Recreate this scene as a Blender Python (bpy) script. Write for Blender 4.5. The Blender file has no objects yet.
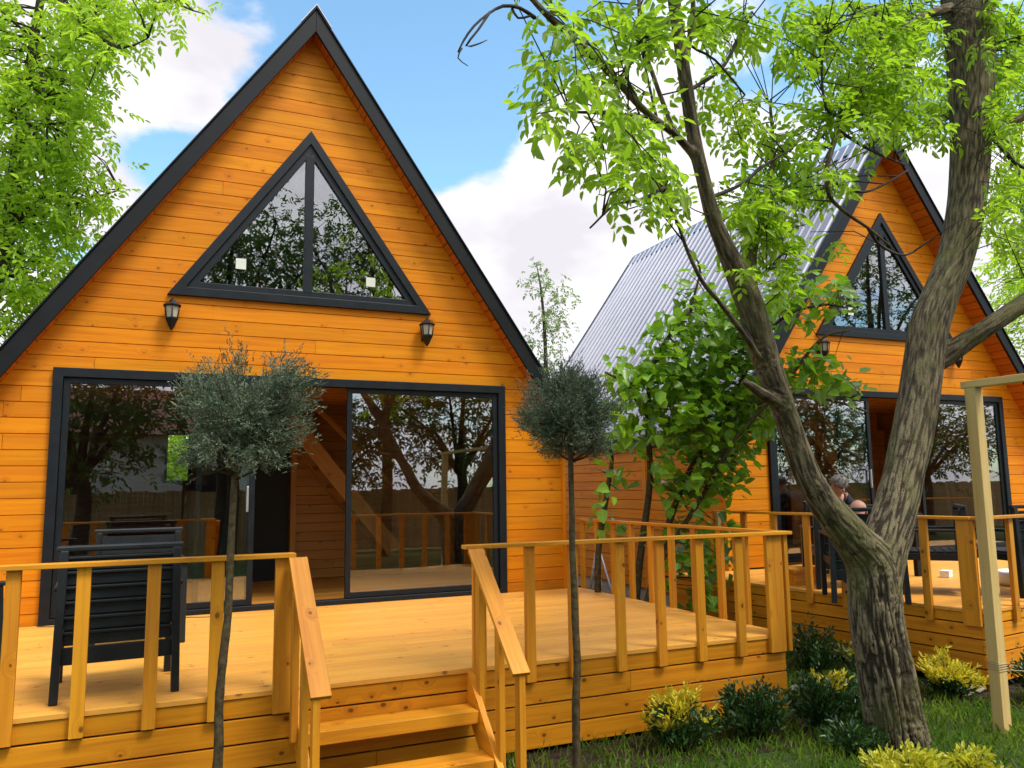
import bpy, bmesh, math, random
import numpy as np
from mathutils import Vector, Matrix, noise as mnoise
PI = math.pi
S = bpy.context.scene
COL = S.collection
random.seed(7)
RNG = np.random.default_rng(7)

# ------------------------------------------------------------------ camera
FPX = 800.0
YAW, PITCH, ROLL = -0.4215, 0.1280, -0.0131
CAM = Vector((0.8660, -8.3404, 1.1581))
def cam_axes():
    cy, sy = math.cos(YAW), math.sin(YAW)
    R = Vector((cy, sy, 0)); F = Vector((-sy, cy, 0)); U = Vector((0, 0, 1))
    F2 = F*math.cos(PITCH) + U*math.sin(PITCH)
    U2 = U*math.cos(PITCH) - F*math.sin(PITCH)
    R3 = R*math.cos(ROLL) + U2*math.sin(ROLL)
    U3 = U2*math.cos(ROLL) - R*math.sin(ROLL)
    return R3, U3, F2
CR, CU, CF = cam_axes()
cd = bpy.data.cameras.new('camera'); cam = bpy.data.objects.new('camera', cd); COL.objects.link(cam)
cd.sensor_width = 36; cd.lens = FPX/1024*36; cd.clip_start = 0.05; cd.clip_end = 3000
M = Matrix((CR, CU, -CF)).transposed().to_4x4(); M.translation = CAM
cam.matrix_world = M
S.camera = cam
def ray(u, v): return (CF*FPX + CR*(u-512) - CU*(v-384)).normalized()
def at(u, v, Y=None, X=None, Z=None, dep=None):          # a measured point of the place
    d = ray(u, v)
    if Y is not None: t = (Y-CAM.y)/d.y
    elif X is not None: t = (X-CAM.x)/d.x
    elif Z is not None: t = (Z-CAM.z)/d.z
    else: t = dep/d.dot(CF)
    return CAM + d*t

# ------------------------------------------------------------------ world, sun, exposure
SUN_EL, SUN_AZ = math.radians(60), math.radians(148)   # azimuth clockwise from +Y
w = bpy.data.worlds.new("World"); S.world = w; w.use_nodes = True
nt = w.node_tree; N = nt.nodes; L = nt.links; N.clear()
out = N.new('ShaderNodeOutputWorld'); bg = N.new('ShaderNodeBackground'); L.new(bg.outputs[0], out.inputs[0])
bg.inputs['Strength'].default_value = 0.14
sky = N.new('ShaderNodeTexSky'); sky.sky_type = 'NISHITA'; sky.sun_disc = False
sky.sun_elevation = SUN_EL; sky.sun_rotation = SUN_AZ; sky.air_density = 1.0; sky.dust_density = 0.6; sky.ozone_density = 1.5
tc = N.new('ShaderNodeTexCoord')
def vmath(op, a, b=None):
    n = N.new('ShaderNodeVectorMath'); n.operation = op
    for i, x in enumerate((a, b)):
        if x is None: continue
        if isinstance(x, (tuple, Vector)): n.inputs[i].default_value = x
        else: L.new(x, n.inputs[i])
    return n
def fmath(op, a, b=None, clamp=False):
    n = N.new('ShaderNodeMath'); n.operation = op; n.use_clamp = clamp
    for i, x in enumerate((a, b)):
        if x is None: continue
        if isinstance(x, (int, float)): n.inputs[i].default_value = x
        else: L.new(x, n.inputs[i])
    return n.outputs[0]
gen = tc.outputs['Generated']
nz = N.new('ShaderNodeTexNoise'); nz.inputs['Scale'].default_value = 5.0; nz.inputs['Detail'].default_value = 7; nz.inputs['Roughness'].default_value = 0.56
mp = N.new('ShaderNodeMapping'); mp.inputs['Scale'].default_value = (1, 1, 1.9); L.new(gen, mp.inputs[0]); L.new(mp.outputs[0], nz.inputs[0])
acc = None
for (u, v, r, a) in ((535,165,3.6,.34),(600,180,5,.34),(560,250,6,.42),(480,240,4,.36),(640,150,5,.28),(700,230,9,.34),(520,300,8,.42),(960,210,6,.34),(1000,330,8,.25),
                     (138,112,2.0,.18),(205,100,2.0,.13),(165,10,2.4,.16),(205,45,2.0,.10),(262,10,2.0,.13),(238,72,1.8,.08),(310,40,2.0,.10),(130,205,3,.22),(0,300,9,.3),(60,60,7,.22),
                     (420,70,7,-.30),(460,110,4.5,-.26),(515,205,2.4,-.50),(130,160,2.0,-.2),(552,200,2.0,-.22),(500,60,5,-.24),(390,170,4,-.22),(330,5,4,-.22),(150,170,2.6,-.28),(118,66,2,-.14),(265,100,2.6,-.22),(190,165,2.6,-.30),(770,60,6,-.2)):
    d = ray(u, v)
    dp = vmath('DOT_PRODUCT', gen, (d.x, d.y, d.z)).outputs['Value']
    k = 1.0/(1-math.cos(math.radians(r)))
    g = fmath('POWER', 2.71828, fmath('MULTIPLY', fmath('SUBTRACT', dp, 1.0), k))
    g = fmath('MULTIPLY', g, a)
    acc = g if acc is None else fmath('ADD', acc, g)
dp = vmath('DOT_PRODUCT', gen, (.12, -.86, .50)).outputs['Value']          # a bank of cloud over the garden side
acc = fmath('ADD', acc, fmath('MULTIPLY', fmath('POWER', 2.71828, fmath('MULTIPLY', fmath('SUBTRACT', dp, 1.0), 2.6)), .34))
cl = fmath('ADD', fmath('ADD', fmath('MULTIPLY', fmath('SUBTRACT', nz.outputs['Fac'], .5), 1.7), .5), acc)
rmp = N.new('ShaderNodeMapRange'); rmp.interpolation_type = 'SMOOTHSTEP'
rmp.inputs['From Min'].default_value = 0.46; rmp.inputs['From Max'].default_value = 0.76; L.new(cl, rmp.inputs[0])
nz2 = N.new('ShaderNodeTexNoise'); nz2.inputs['Scale'].default_value = 6; nz2.inputs['Detail'].default_value = 4; L.new(mp.outputs[0], nz2.inputs[0])
crp = N.new('ShaderNodeMix'); crp.data_type = 'RGBA'; _r = N.new('ShaderNodeMapRange'); _r.inputs[1].default_value = .36; _r.inputs[2].default_value = .62; L.new(nz2.outputs['Fac'], _r.inputs[0]); L.new(_r.outputs[0], crp.inputs[0])
crp.inputs[6].default_value = (3.35, 3.26, 3.48, 1); crp.inputs[7].default_value = (4.6, 4.5, 4.6, 1)
skg = N.new('ShaderNodeMix'); skg.data_type = 'RGBA'; skg.blend_type = 'MULTIPLY'; skg.inputs[0].default_value = 1.0
L.new(sky.outputs[0], skg.inputs[6]); skg.inputs[7].default_value = (1.0, 1.22, 1.15, 1)
mx = N.new('ShaderNodeMix'); mx.data_type = 'RGBA'
L.new(rmp.outputs[0], mx.inputs[0]); L.new(skg.outputs[2], mx.inputs[6]); L.new(crp.outputs[2], mx.inputs[7])
# clouds towards the sun are brighter
dsn = vmath('DOT_PRODUCT', gen, (math.sin(SUN_AZ)*math.cos(SUN_EL), math.cos(SUN_AZ)*math.cos(SUN_EL), math.sin(SUN_EL))).outputs['Value']
gain = fmath('ADD', 1.0, fmath('MULTIPLY', fmath('POWER', fmath('MAXIMUM', dsn, 0.0), 2.0), 2.2))
sc_ = vmath('SCALE', crp.outputs[2]); L.new(gain, sc_.inputs['Scale']); L.new(sc_.outputs[0], mx.inputs[7])
L.new(mx.outputs[2], bg.inputs[0])

sd = bpy.data.lights.new('sun', 'SUN'); sun = bpy.data.objects.new('sun', sd); COL.objects.link(sun)
sd.energy = 2.0; sd.angle = math.radians(16); sd.color = (1.0, .95, .88)
sdir = Vector((math.sin(SUN_AZ)*math.cos(SUN_EL), math.cos(SUN_AZ)*math.cos(SUN_EL), math.sin(SUN_EL)))
sun.rotation_euler = (-sdir).to_track_quat('-Z', 'Y').to_euler()
S.view_settings.view_transform = 'Standard'; S.view_settings.look = 'None'
S.view_settings.exposure = 0.92; S.view_settings.gamma = 1; S.view_settings.use_curve_mapping = False
S.render.engine = 'CYCLES'; S.cycles.max_bounces = 10; S.cycles.transparent_max_bounces = 24; S.cycles.use_denoising = True
S.cycles.diffuse_bounces = 5; S.cycles.transmission_bounces = 6

# ------------------------------------------------------------------ materials
class NB:
    def __init__(s, name):
        s.m = bpy.data.materials.new(name); s.m.use_nodes = True; s.t = s.m.node_tree; s.t.nodes.clear()
        s.out = s.n('ShaderNodeOutputMaterial')
    def n(s, ty, **kw):
        n = s.t.nodes.new(ty)
        for k, v in kw.items(): setattr(n, k, v)
        return n
    def l(s, a, b): s.t.links.new(a, b)
    def put(s, sock, x):
        if hasattr(x, 'is_output'): s.l(x, sock)
        else: sock.default_value = x
    def math(s, op, a, b=0.0, clamp=False):
        n = s.n('ShaderNodeMath', operation=op, use_clamp=clamp); s.put(n.inputs[0], a); s.put(n.inputs[1], b); return n.outputs[0]
    def mix(s, f, a, b, blend='MIX'):
        n = s.n('ShaderNodeMix', data_type='RGBA', blend_type=blend); s.put(n.inputs[0], f); s.put(n.inputs[6], a); s.put(n.inputs[7], b); return n.outputs[2]
    def noise(s, vec, scale, detail=3, rough=.5, dist=0.0, out='Fac'):
        n = s.n('ShaderNodeTexNoise'); s.l(vec, n.inputs['Vector']); n.inputs['Scale'].default_value = scale
        n.inputs['Detail'].default_value = detail; n.inputs['Roughness'].default_value = rough; n.inputs['Distortion'].default_value = dist
        return n.outputs[out]
    def ramp(s, f, a, b, smooth=True):
        n = s.n('ShaderNodeMapRange'); n.interpolation_type = 'SMOOTHSTEP' if smooth else 'LINEAR'; n.clamp = True
        s.put(n.inputs[0], f); n.inputs[1].default_value = a; n.inputs[2].default_value = b; return n.outputs[0]
    def mapping(s, vec, scale=(1,1,1), loc=(0,0,0)):
        n = s.n('ShaderNodeMapping'); s.l(vec, n.inputs[0]); n.inputs['Scale'].default_value = scale; n.inputs['Location'].default_value = loc; return n.outputs[0]
    def uv(s, name): return s.n('ShaderNodeUVMap', uv_map=name).outputs[0]
    def sep(s, v):
        n = s.n('ShaderNodeSeparateXYZ'); s.l(v, n.inputs[0]); return n.outputs
    def bump(s, h, strength=.3, dist=.01):
        n = s.n('ShaderNodeBump'); n.inputs['Strength'].default_value = strength; n.inputs['Distance'].default_value = dist; s.l(h, n.inputs['Height']); return n.outputs[0]
    def bsdf(s, col, rough=.5, spec=.5, metal=0., nrm=None, **kw):
        b = s.n('ShaderNodeBsdfPrincipled'); s.put(b.inputs['Base Color'], col); s.put(b.inputs['Roughness'], rough)
        b.inputs['Specular IOR Level'].default_value = spec; b.inputs['Metallic'].default_value = metal
        if nrm is not None: s.l(nrm, b.inputs['Normal'])
        for k, v in kw.items(): s.put(b.inputs[k.replace('_', ' ')], v)
        return b.outputs[0]
    def done(s, sh): s.l(sh, s.out.inputs[0]); return s.m
def c4(c): return (c[0], c[1], c[2], 1)

def wood(name, light, dark, knot, rough=.5, tint=.16, spec=.35, knots=1.0, weather=0.0):
    b = NB(name); g = b.uv('grain'); r = b.uv('rnd'); rs = b.sep(r)
    gs = b.sep(g)
    cv = b.n('ShaderNodeCombineXYZ'); b.l(gs[0], cv.inputs[0]); b.l(gs[1], cv.inputs[1]); b.l(b.math('MULTIPLY', rs[0], 37.0), cv.inputs[2])
    cvo = cv.outputs[0]
    # knots: sparse cells
    vk = b.n('ShaderNodeTexVoronoi'); vk.inputs['Scale'].default_value = 1.0; vk.voronoi_dimensions = '2D'
    kv = b.n('ShaderNodeCombineXYZ'); b.l(b.math('ADD', b.math('MULTIPLY', gs[0], 5.5), b.math('MULTIPLY', rs[0], 91.0)), kv.inputs[0]); b.l(b.math('ADD', b.math('MULTIPLY', gs[1], 7.5), b.math('MULTIPLY', rs[1], 57.0)), kv.inputs[1])
    b.l(kv.outputs[0], vk.inputs['Vector'])
    kr = b.sep(vk.outputs['Color'])
    pick = b.math('LESS_THAN', kr[0], .17*knots)
    ksz = b.math('ADD', .045, b.math('MULTIPLY', kr[1], .07))
    near = b.math('MULTIPLY', b.ramp(vk.outputs['Distance'], .42, .06), pick)
    core = b.math('MULTIPLY', b.ramp(b.math('DIVIDE', vk.outputs['Distance'], ksz), 1.25, .55), pick)
    # grain bends round the knots
    ad = b.n('ShaderNodeVectorMath', operation='ADD'); b.l(b.mapping(cvo, (1.1, 26, 1)), ad.inputs[0])
    cb = b.n('ShaderNodeCombineXYZ'); b.l(b.math('MULTIPLY', near, 2.2), cb.inputs[1]); b.l(cb.outputs[0], ad.inputs[1])
    n1 = b.noise(ad.outputs[0], 1.0, 4, .6, .5)
    n2 = b.noise(b.mapping(cvo, (2.0, 160, 1)), 1.0, 2, .5)
    n3 = b.noise(b.mapping(cvo, (.5, 2.5, 1)), 1.0, 3, .5)
    f = b.math('ADD', b.math('MULTIPLY', b.ramp(n1, .36, .72), .62), b.math('MULTIPLY', n2, .38))
    col = b.mix(f, c4(light), c4(dark))
    col = b.mix(b.math('MULTIPLY', near, .45), col, c4(dark))
    col = b.mix(b.math('MULTIPLY', core, .85), col, c4(knot))
    v = b.math('ADD', b.math('MULTIPLY', b.math('SUBTRACT', rs[1], .5), 2*tint), b.math('MULTIPLY', b.math('SUBTRACT', n3, .5), .28))
    hs = b.n('ShaderNodeHueSaturation'); b.l(col, hs.inputs['Color']); b.l(b.math('ADD', v, 1.0), hs.inputs['Value'])
    b.l(b.math('ADD', .5, b.math('MULTIPLY', b.math('SUBTRACT', rs[0], .5), .008)), hs.inputs['Hue'])
    col = hs.outputs[0]
    if weather:
        geo = b.n('ShaderNodeNewGeometry')
        wn = b.noise(geo.outputs['Position'], 1.7, 5, .65)
        col = b.mix(b.math('MULTIPLY', b.ramp(wn, .5, .75), weather), col, (.30, .17, .06, 1))
    rg = b.math('ADD', rough, b.math('MULTIPLY', b.math('SUBTRACT', n1, .5), .25))
    nr = b.bump(b.math('ADD', n1, b.math('MULTIPLY', core, -1.0)), .25, .003)
    return b.done(b.bsdf(col, rg, spec, 0, nr))

WALL = wood('siding_wood', (.64,.222,.004), (.46,.135,.003), (.24,.070,.005), .55, .09, .15, 1.2, .10)
SOFF = wood('soffit_wood', (.46,.125,.006), (.33,.078,.004), (.12,.03,.005), .5, .12)
DECK = wood('deck_wood', (.74,.350,.055), (.60,.245,.028), (.20,.075,.018), .5, .08, .4, 1.0, .16)
SKIRT = wood('skirt_wood', (.72,.285,.010), (.47,.145,.005), (.11,.035,.005), .5, .15, .25, 1.8, .10)
RAIL = wood('rail_wood', (.68,.285,.015), (.46,.150,.007), (.12,.04,.006), .48, .14, .3, 1.3, .08)
PALE = wood('pale_timber', (.70,.49,.20), (.56,.37,.12), (.24,.12,.04), .6, .08, .25, .5, .1)
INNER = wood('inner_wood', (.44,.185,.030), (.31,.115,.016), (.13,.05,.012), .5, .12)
FENCEW = wood('fence_wood', (.50,.30,.14), (.36,.20,.085), (.08,.04,.02), .7, .2, .2)

def plain(name, col, rough=.5, spec=.5, metal=0., var=.12, scale=9., bump=0., bscale=60.):
    b = NB(name); tcn = b.n('ShaderNodeTexCoord').outputs['Object']
    n = b.noise(tcn, scale, 4, .6)
    d = tuple(x*(1-var) for x in col); u = tuple(min(1, x*(1+var)) for x in col)
    colr = b.mix(b.ramp(n, .3, .7), c4(d), c4(u))
    rg = b.math('ADD', rough, b.math('MULTIPLY', b.math('SUBTRACT', n, .5), .2))
    nr = b.bump(b.noise(tcn, bscale, 3), bump, .004) if bump else None
    return b.done(b.bsdf(colr, rg, spec, metal, nr))
FRAME = plain('anthracite_frame', (.0075,.0105,.0135), .45, .22, 0, .15)
FASC = plain('anthracite_fascia', (.0065,.008,.009), .5, .18, 0, .2, 3)
ROOF = plain('grey_roof_sheet', (.36,.36,.39), .27, .5, .85, .08, 1.2)
LANT = plain('black_lantern_metal', (.012,.011,.012), .35, .5, .3, .2)
BULB = plain('frosted_lantern_glass', (.40,.37,.29), .3, .5)
PLAST = plain('charcoal_plastic', (.011,.0145,.0165), .45, .3, 0, .15)
PLASTB = plain('black_plastic', (.006,.007,.008), .45, .3, 0, .15)
WHITEP = plain('white_plastic', (.78,.77,.74), .4, .5, 0, .04)
STICK = plain('paper_sticker', (.55,.57,.48), .6, .3, 0, .05)
DARKIN = plain('doorway_shade', (.012,.011,.010), .6, .3)
CONC = plain('concrete', (.30,.28,.25), .85, .2, 0, .2, 7, .4)
METAL = plain('galvanised_tube', (.45,.45,.46), .35, .5, .7, .1)
STONE = plain('stone', (.22,.19,.15), .9, .2, 0, .3, 10, .6, 25)
CORD = plain('tan_cord', (.42,.35,.22), .7, .3)
CABLE = plain('brown_cable', (.16,.08,.03), .6, .3)
SKIN_M = plain('skin', (.55,.27,.18), .5, .4, 0, .1, 14)
HAIR = plain('grey_hair', (.20,.19,.17), .7, .3, 0, .35, 60, .8, 120)
CLOTH = plain('dark_jacket', (.018,.020,.028), .85, .2, 0, .3, 20)
CLOTH2 = plain('brown_shirt', (.10,.035,.028), .85, .2, 0, .3, 20)
TROUS = plain('blue_trousers', (.03,.04,.07), .85, .2, 0, .3, 20)
LIPS = plain('lips', (.36,.13,.10), .5, .4)
EYES = plain('eyes', (.03,.02,.015), .3, .5)
PLASTER = plain('pale_plaster', (.66,.60,.54), .85, .2, 0, .06, 2)
TILE = plain('brown_roof_tile', (.16,.06,.04), .8, .2, 0, .25, 8, .5, 14)
GREENP = plain('green_plastic', (.02,.16,.07), .45, .5)

def glass_mat(name, tint, refl):
    b = NB(name)
    lw = b.n('ShaderNodeLayerWeight'); lw.inputs['Blend'].default_value = .5
    f = b.math('ADD', b.math('MULTIPLY', b.math('POWER', lw.outputs['Facing'], 4.0), .75), refl, True)
    tr = b.n('ShaderNodeBsdfTransparent'); tr.inputs[0].default_value = c4(tint)
    tcn = b.n('ShaderNodeTexCoord').outputs['Object']
    gl = b.n('ShaderNodeBsdfGlossy'); gl.inputs['Roughness'].default_value = 0.0; gl.inputs[0].default_value = (.95,.97,1,1)
    b.l(b.bump(b.noise(tcn, 1.3, 1), .05, .02), gl.inputs['Normal'])
    mxs = b.n('ShaderNodeMixShader'); b.l(f, mxs.inputs[0]); b.l(tr.outputs[0], mxs.inputs[1]); b.l(gl.outputs[0], mxs.inputs[2])
    return b.done(mxs.outputs[0])
GLASS = glass_mat('window_glass', (.84,.86,.84), .15)
GLASSD = glass_mat('lantern_pane', (.9,.9,.88), .05)

def leaf_mat(name, a, bcol, tr, trf=.45, rough=.45):
    b = NB(name); r = b.sep(b.uv('rnd')); g = b.sep(b.uv('grain'))
    col = b.mix(r[0], c4(a), c4(bcol))
    val = b.math('ADD', .62, b.math('MULTIPLY', r[1], .72))
    hs = b.n('ShaderNodeHueSaturation'); b.l(col, hs.inputs['Color']); b.l(val, hs.inputs['Value'])
    vein = b.ramp(b.math('ABSOLUTE', b.math('SUBTRACT', g[1], .5)), .0, .07)
    col = b.mix(vein, b.mix(.35, hs.outputs[0], (.5,.6,.2,1)), hs.outputs[0])
    p = b.bsdf(col, rough, .4)
    t = b.n('ShaderNodeBsdfTranslucent'); b.l(b.mix(1.0, b.mix(.55, c4(tr), b.mix(.5, c4(tr), hs.outputs[0])), (val if False else (1,1,1,1)), 'MULTIPLY'), t.inputs[0])
    ms = b.n('ShaderNodeMixShader'); ms.inputs[0].default_value = trf; b.l(p, ms.inputs[1]); b.l(t.outputs[0], ms.inputs[2])
    return b.done(ms.outputs[0])
LEAF = leaf_mat('walnut_leaf', (.13,.28,.010), (.28,.43,.016), (.42,.66,.025), .6)
LEAFB = leaf_mat('bright_leaf', (.22,.42,.012), (.40,.56,.02), (.54,.76,.04), .6)
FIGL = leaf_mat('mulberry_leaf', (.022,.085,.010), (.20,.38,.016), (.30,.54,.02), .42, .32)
BUSHL = leaf_mat('shrub_leaf', (.010,.042,.010), (.030,.090,.014), (.05,.14,.015), .25, .35)
YELL = leaf_mat('yellow_leaf', (.66,.50,.012), (.55,.52,.03), (.72,.60,.03), .4)
LIME = leaf_mat('lime_leaf', (.40,.42,.015), (.62,.54,.03), (.60,.60,.03), .4)
CONI = leaf_mat('conifer_needle', (.070,.105,.062), (.155,.190,.120), (.08,.12,.07), .2, .6)
GRASSM = leaf_mat('grass_blade', (.075,.18,.012), (.24,.32,.03), (.24,.42,.03), .4)
POPL = leaf_mat('poplar_leaf', (.14,.20,.07), (.28,.34,.14), (.32,.44,.14), .5)
DARKL = leaf_mat('dark_leaf', (.025,.06,.012), (.07,.13,.02), (.12,.24,.03), .4)

def bark_mat(name, crest, crev, moss, scale=1.0):
    b = NB(name); o = b.n('ShaderNodeTexCoord').outputs['Object']
    at_ = b.n('ShaderNodeAttribute', attribute_name='furrow').outputs['Fac']
    n1 = b.noise(b.mapping(o, (38*scale, 38*scale, 7*scale)), 1, 4, .65, .4)
    n2 = b.noise(o, 2.4, 4, .6); n3 = b.noise(o, 90*scale, 3, .6)
    col = b.mix(b.ramp(at_, .28, .85), c4(crev), c4(crest))
    col = b.mix(b.math('MULTIPLY', b.ramp(n1, .56, .30), .38), col, c4(crev))
    col = b.mix(b.math('MULTIPLY', b.ramp(n2, .48, .66), .6), col, c4(moss))
    col = b.mix(b.math('MULTIPLY', b.ramp(n3, .55, .8), .35), col, c4(tuple(min(1, x*1.7) for x in crest)))
    nr = b.bump(b.math('ADD', n1, b.math('MULTIPLY', n3, .3)), .7, .02)
    return b.done(b.bsdf(col, .9, .15, 0, nr))
BARK = bark_mat('walnut_bark', (.205,.165,.095), (.034,.026,.017), (.115,.115,.04))
BARK2 = bark_mat('thin_bark', (.13,.105,.075), (.05,.04,.03), (.10,.10,.06), 2.0)
TWIG = plain('dark_twig', (.045,.036,.03), .85, .2, 0, .3, 20)
STEM = plain('brown_stem', (.068,.050,.024), .9, .15, 0, .45, 30, .9, 70)

def ground_mat():
    b = NB('lawn_soil'); o = b.n('ShaderNodeTexCoord').outputs['Object']
    n = b.noise(o, 1.2, 5, .6); n2 = b.noise(o, 26, 4, .65)
    col = b.mix(b.ramp(n, .35, .65), (.030,.055,.012,1), (.050,.080,.016,1))
    col = b.mix(b.math('MULTIPLY', b.ramp(n2, .45, .7), .7), col, (.040,.028,.016,1))
    return b.done(b.bsdf(col, .95, .1, 0, b.bump(n2, .8, .03)))
GROUND = ground_mat()
SOIL = plain('bed_soil', (.035,.024,.016), .95, .1, 0, .4, 14, .9, 40)

# ------------------------------------------------------------------ mesh helpers
class MB:
    def __init__(s): s.v = []; s.f = []; s.uv = []; s.rn = []; s.mi = []; s.sm = []
    def face(s, idx, uvs, rn, mi=0, sm=False): s.f.append(idx); s.uv.append(uvs); s.rn.append(rn); s.mi.append(mi); s.sm.append(sm)
    def rnd(s): return (random.random(), random.random())
    def box(s, c, d, rot=None, mi=0, rn=None):
        c = Vector(c); hx, hy, hz = d[0]/2, d[1]/2, d[2]/2; b = len(s.v); rn = rn or s.rnd(); off = random.random()*40
        loc = [Vector((x, y, z)) for x in (-hx, hx) for y in (-hy, hy) for z in (-hz, hz)]
        ax = max(range(3), key=lambda i: d[i]); o1, o2 = [i for i in range(3) if i != ax]
        for p in loc: s.v.append(tuple(c + (rot @ p if rot else p)))
        for q, nax in (((0,1,3,2),0),((4,6,7,5),0),((0,4,5,1),1),((2,3,7,6),1),((0,2,6,4),2),((1,5,7,3),2)):
            uvs = []
            for i in q:
                p = loc[i]
                if nax == ax: uvs.append((off + p[o1]*.3, p[o2]*3))
                else: uvs.append((off + p[ax], p[[k for k in (o1, o2) if k != nax][0]] + nax*.37))
            s.face([b+i for i in q], uvs, rn, mi)
        return s
    def bx(s, x0, x1, y0, y1, z0, z1, mi=0, rn=None): return s.box(((x0+x1)/2, (y0+y1)/2, (z0+z1)/2), (abs(x1-x0), abs(y1-y0), abs(z1-z0)), None, mi, rn)
    def beam(s, p0, p1, w, h, up=(0,0,1), mi=0):
        p0 = Vector(p0); p1 = Vector(p1); x = (p1-p0); ln = x.length; x.normalize()
        y = Vector(up).cross(x).normalized(); z = x.cross(y)
        return s.box((p0+p1)/2, (ln, w, h), Matrix((x, y, z)).transposed(), mi)
    def tube(s, pts, rad, seg=8, mi=0, cap=True, smooth=True):
        pts = [Vector(p) for p in pts]; n = len(pts); b0 = len(s.v); rn = s.rnd()
        if not hasattr(rad, '__len__'): rad = [rad]*n
        ref = None; ln = 0; lens = []
        for i in range(n):
            t = (pts[min(i+1, n-1)] - pts[max(i-1, 0)]).normalized()
            if ref is None: ref = Vector((1,0,0)) if abs(t.x) < .8 else Vector((0,1,0))
            a = (ref - t*ref.dot(t)).normalized(); bb = t.cross(a); ref = a
            if i: ln += (pts[i]-pts[i-1]).length
            lens.append(ln)
            for k in range(seg):
                an = 2*PI*k/seg; s.v.append(tuple(pts[i] + (a*math.cos(an) + bb*math.sin(an))*rad[i]))
        for i in range(n-1):
            for k in range(seg):
                k2 = (k+1) % seg
                s.face([b0+i*seg+k, b0+i*seg+k2, b0+(i+1)*seg+k2, b0+(i+1)*seg+k],
                       [(lens[i], k/seg), (lens[i], (k+1)/seg), (lens[i+1], (k+1)/seg), (lens[i+1], k/seg)], rn, mi, smooth)
        if cap:
            for i, rev in ((0, True), (n-1, False)):
                q = [b0+i*seg+k for k in range(seg)]
                if rev: q.reverse()
                s.face(q, [(0, 0)]*seg, rn, mi)
        return s
    def prism(s, poly, axis, a0, a1, mi=0):        # poly: 2-D outline (counter-clockwise), extruded along axis; 'y': (x,z) ; 'z': (x,y) ; 'x': (y,z)
        def P(p, a): return {'y': (p[0], a, p[1]), 'z': (p[0], p[1], a), 'x': (a, p[0], p[1])}[axis]
        b = len(s.v); n = len(poly); rn = s.rnd()
        for a in (a0, a1):
            for p in poly: s.v.append(P(p, a))
        s.face(list(range(b, b+n)), [tuple(p) for p in poly], rn, mi); s.face(list(range(b+2*n-1, b+n-1, -1)), [tuple(p) for p in reversed(poly)], rn, mi)
        for i in range(n):
            j = (i+1) % n; e = (Vector(poly[j])-Vector(poly[i])).length
            s.face([b+i, b+n+i, b+n+j, b+j], [(0, a0), (0, a1), (e, a1), (e, a0)], rn, mi)
        return s
    def ring(s, outer, inner, y0, y1, mi=0):       # frame in the x-z plane
        b = len(s.v); n = len(outer); rn = s.rnd()
        for y in (y0, y1):
            for p in outer: s.v.append((p[0], y, p[1]))
            for p in inner: s.v.append((p[0], y, p[1]))
        z = [(0, 0)]*4
        for i in range(n):
            j = (i+1) % n; o = 2*n
            s.face([b+i, b+j, b+n+j, b+n+i], z, rn, mi); s.face([b+o+i, b+o+n+i, b+o+n+j, b+o+j], z, rn, mi)
            s.face([b+i, b+o+i, b+o+j, b+j], z, rn, mi); s.face([b+n+i, b+n+j, b+o+n+j, b+o+n+i], z, rn, mi)
        return s
    def build(s, name, mats, parent=None, bevel=0., recalc=True, smooth=False):
        me = bpy.data.meshes.new(name); me.from_pydata(s.v, [], s.f)
        if not isinstance(mats, (list, tuple)): mats = [mats]
        for m in mats: me.materials.append(m)
        ug = me.uv_layers.new(name='grain'); ur = me.uv_layers.new(name='rnd')
        fl = [c for uvs in s.uv for q in uvs for c in q]; fr = [c for f, r in zip(s.f, s.rn) for _ in f for c in r]
        ug.data.foreach_set('uv', fl); ur.data.foreach_set('uv', fr)
        me.polygons.foreach_set('material_index', s.mi); me.polygons.foreach_set('use_smooth', [bool(x or smooth) for x in s.sm])
        if recalc:
            bm = bmesh.new(); bm.from_mesh(me); bmesh.ops.recalc_face_normals(bm, faces=bm.faces); bm.to_mesh(me); bm.free()
        o = bpy.data.objects.new(name, me); COL.objects.link(o)
        if parent: o.parent = parent
        if bevel:
            m = o.modifiers.new('bevel', 'BEVEL'); m.width = bevel; m.segments = 2; m.limit_method = 'ANGLE'; m.angle_limit = math.radians(40)
        return o
def tag(o, label=None, cat=None, group=None, kind=None):
    if label: o['label'] = label
    if cat: o['category'] = cat
    if group: o['group'] = group
    if kind: o['kind'] = kind
    return o
def thing(name, label, cat, loc=(0,0,0), rz=0, group=None):
    o = bpy.data.objects.new(name, None); o.empty_display_size = .2; COL.objects.link(o); o.location = loc; o.rotation_euler = (0, 0, rz)
    return tag(o, label, cat, group)
def kids(o): return [c for c in bpy.data.objects if c.parent == o]
def copy_tree(o, parent=None, tagged=True):
    c = o.copy(); COL.objects.link(c)
    if parent: c.parent = parent
    for ch in kids(o): copy_tree(ch, c)
    return c
def plain_mesh(name, V, Fc, mat, parent=None, smooth=False):
    me = bpy.data.meshes.new(name); me.from_pydata(V, [], Fc); me.materials.append(mat)
    if smooth: me.polygons.foreach_set('use_smooth', [True]*len(me.polygons))
    o = bpy.data.objects.new(name, me); COL.objects.link(o)
    if parent: o.parent = parent
    return o

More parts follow.
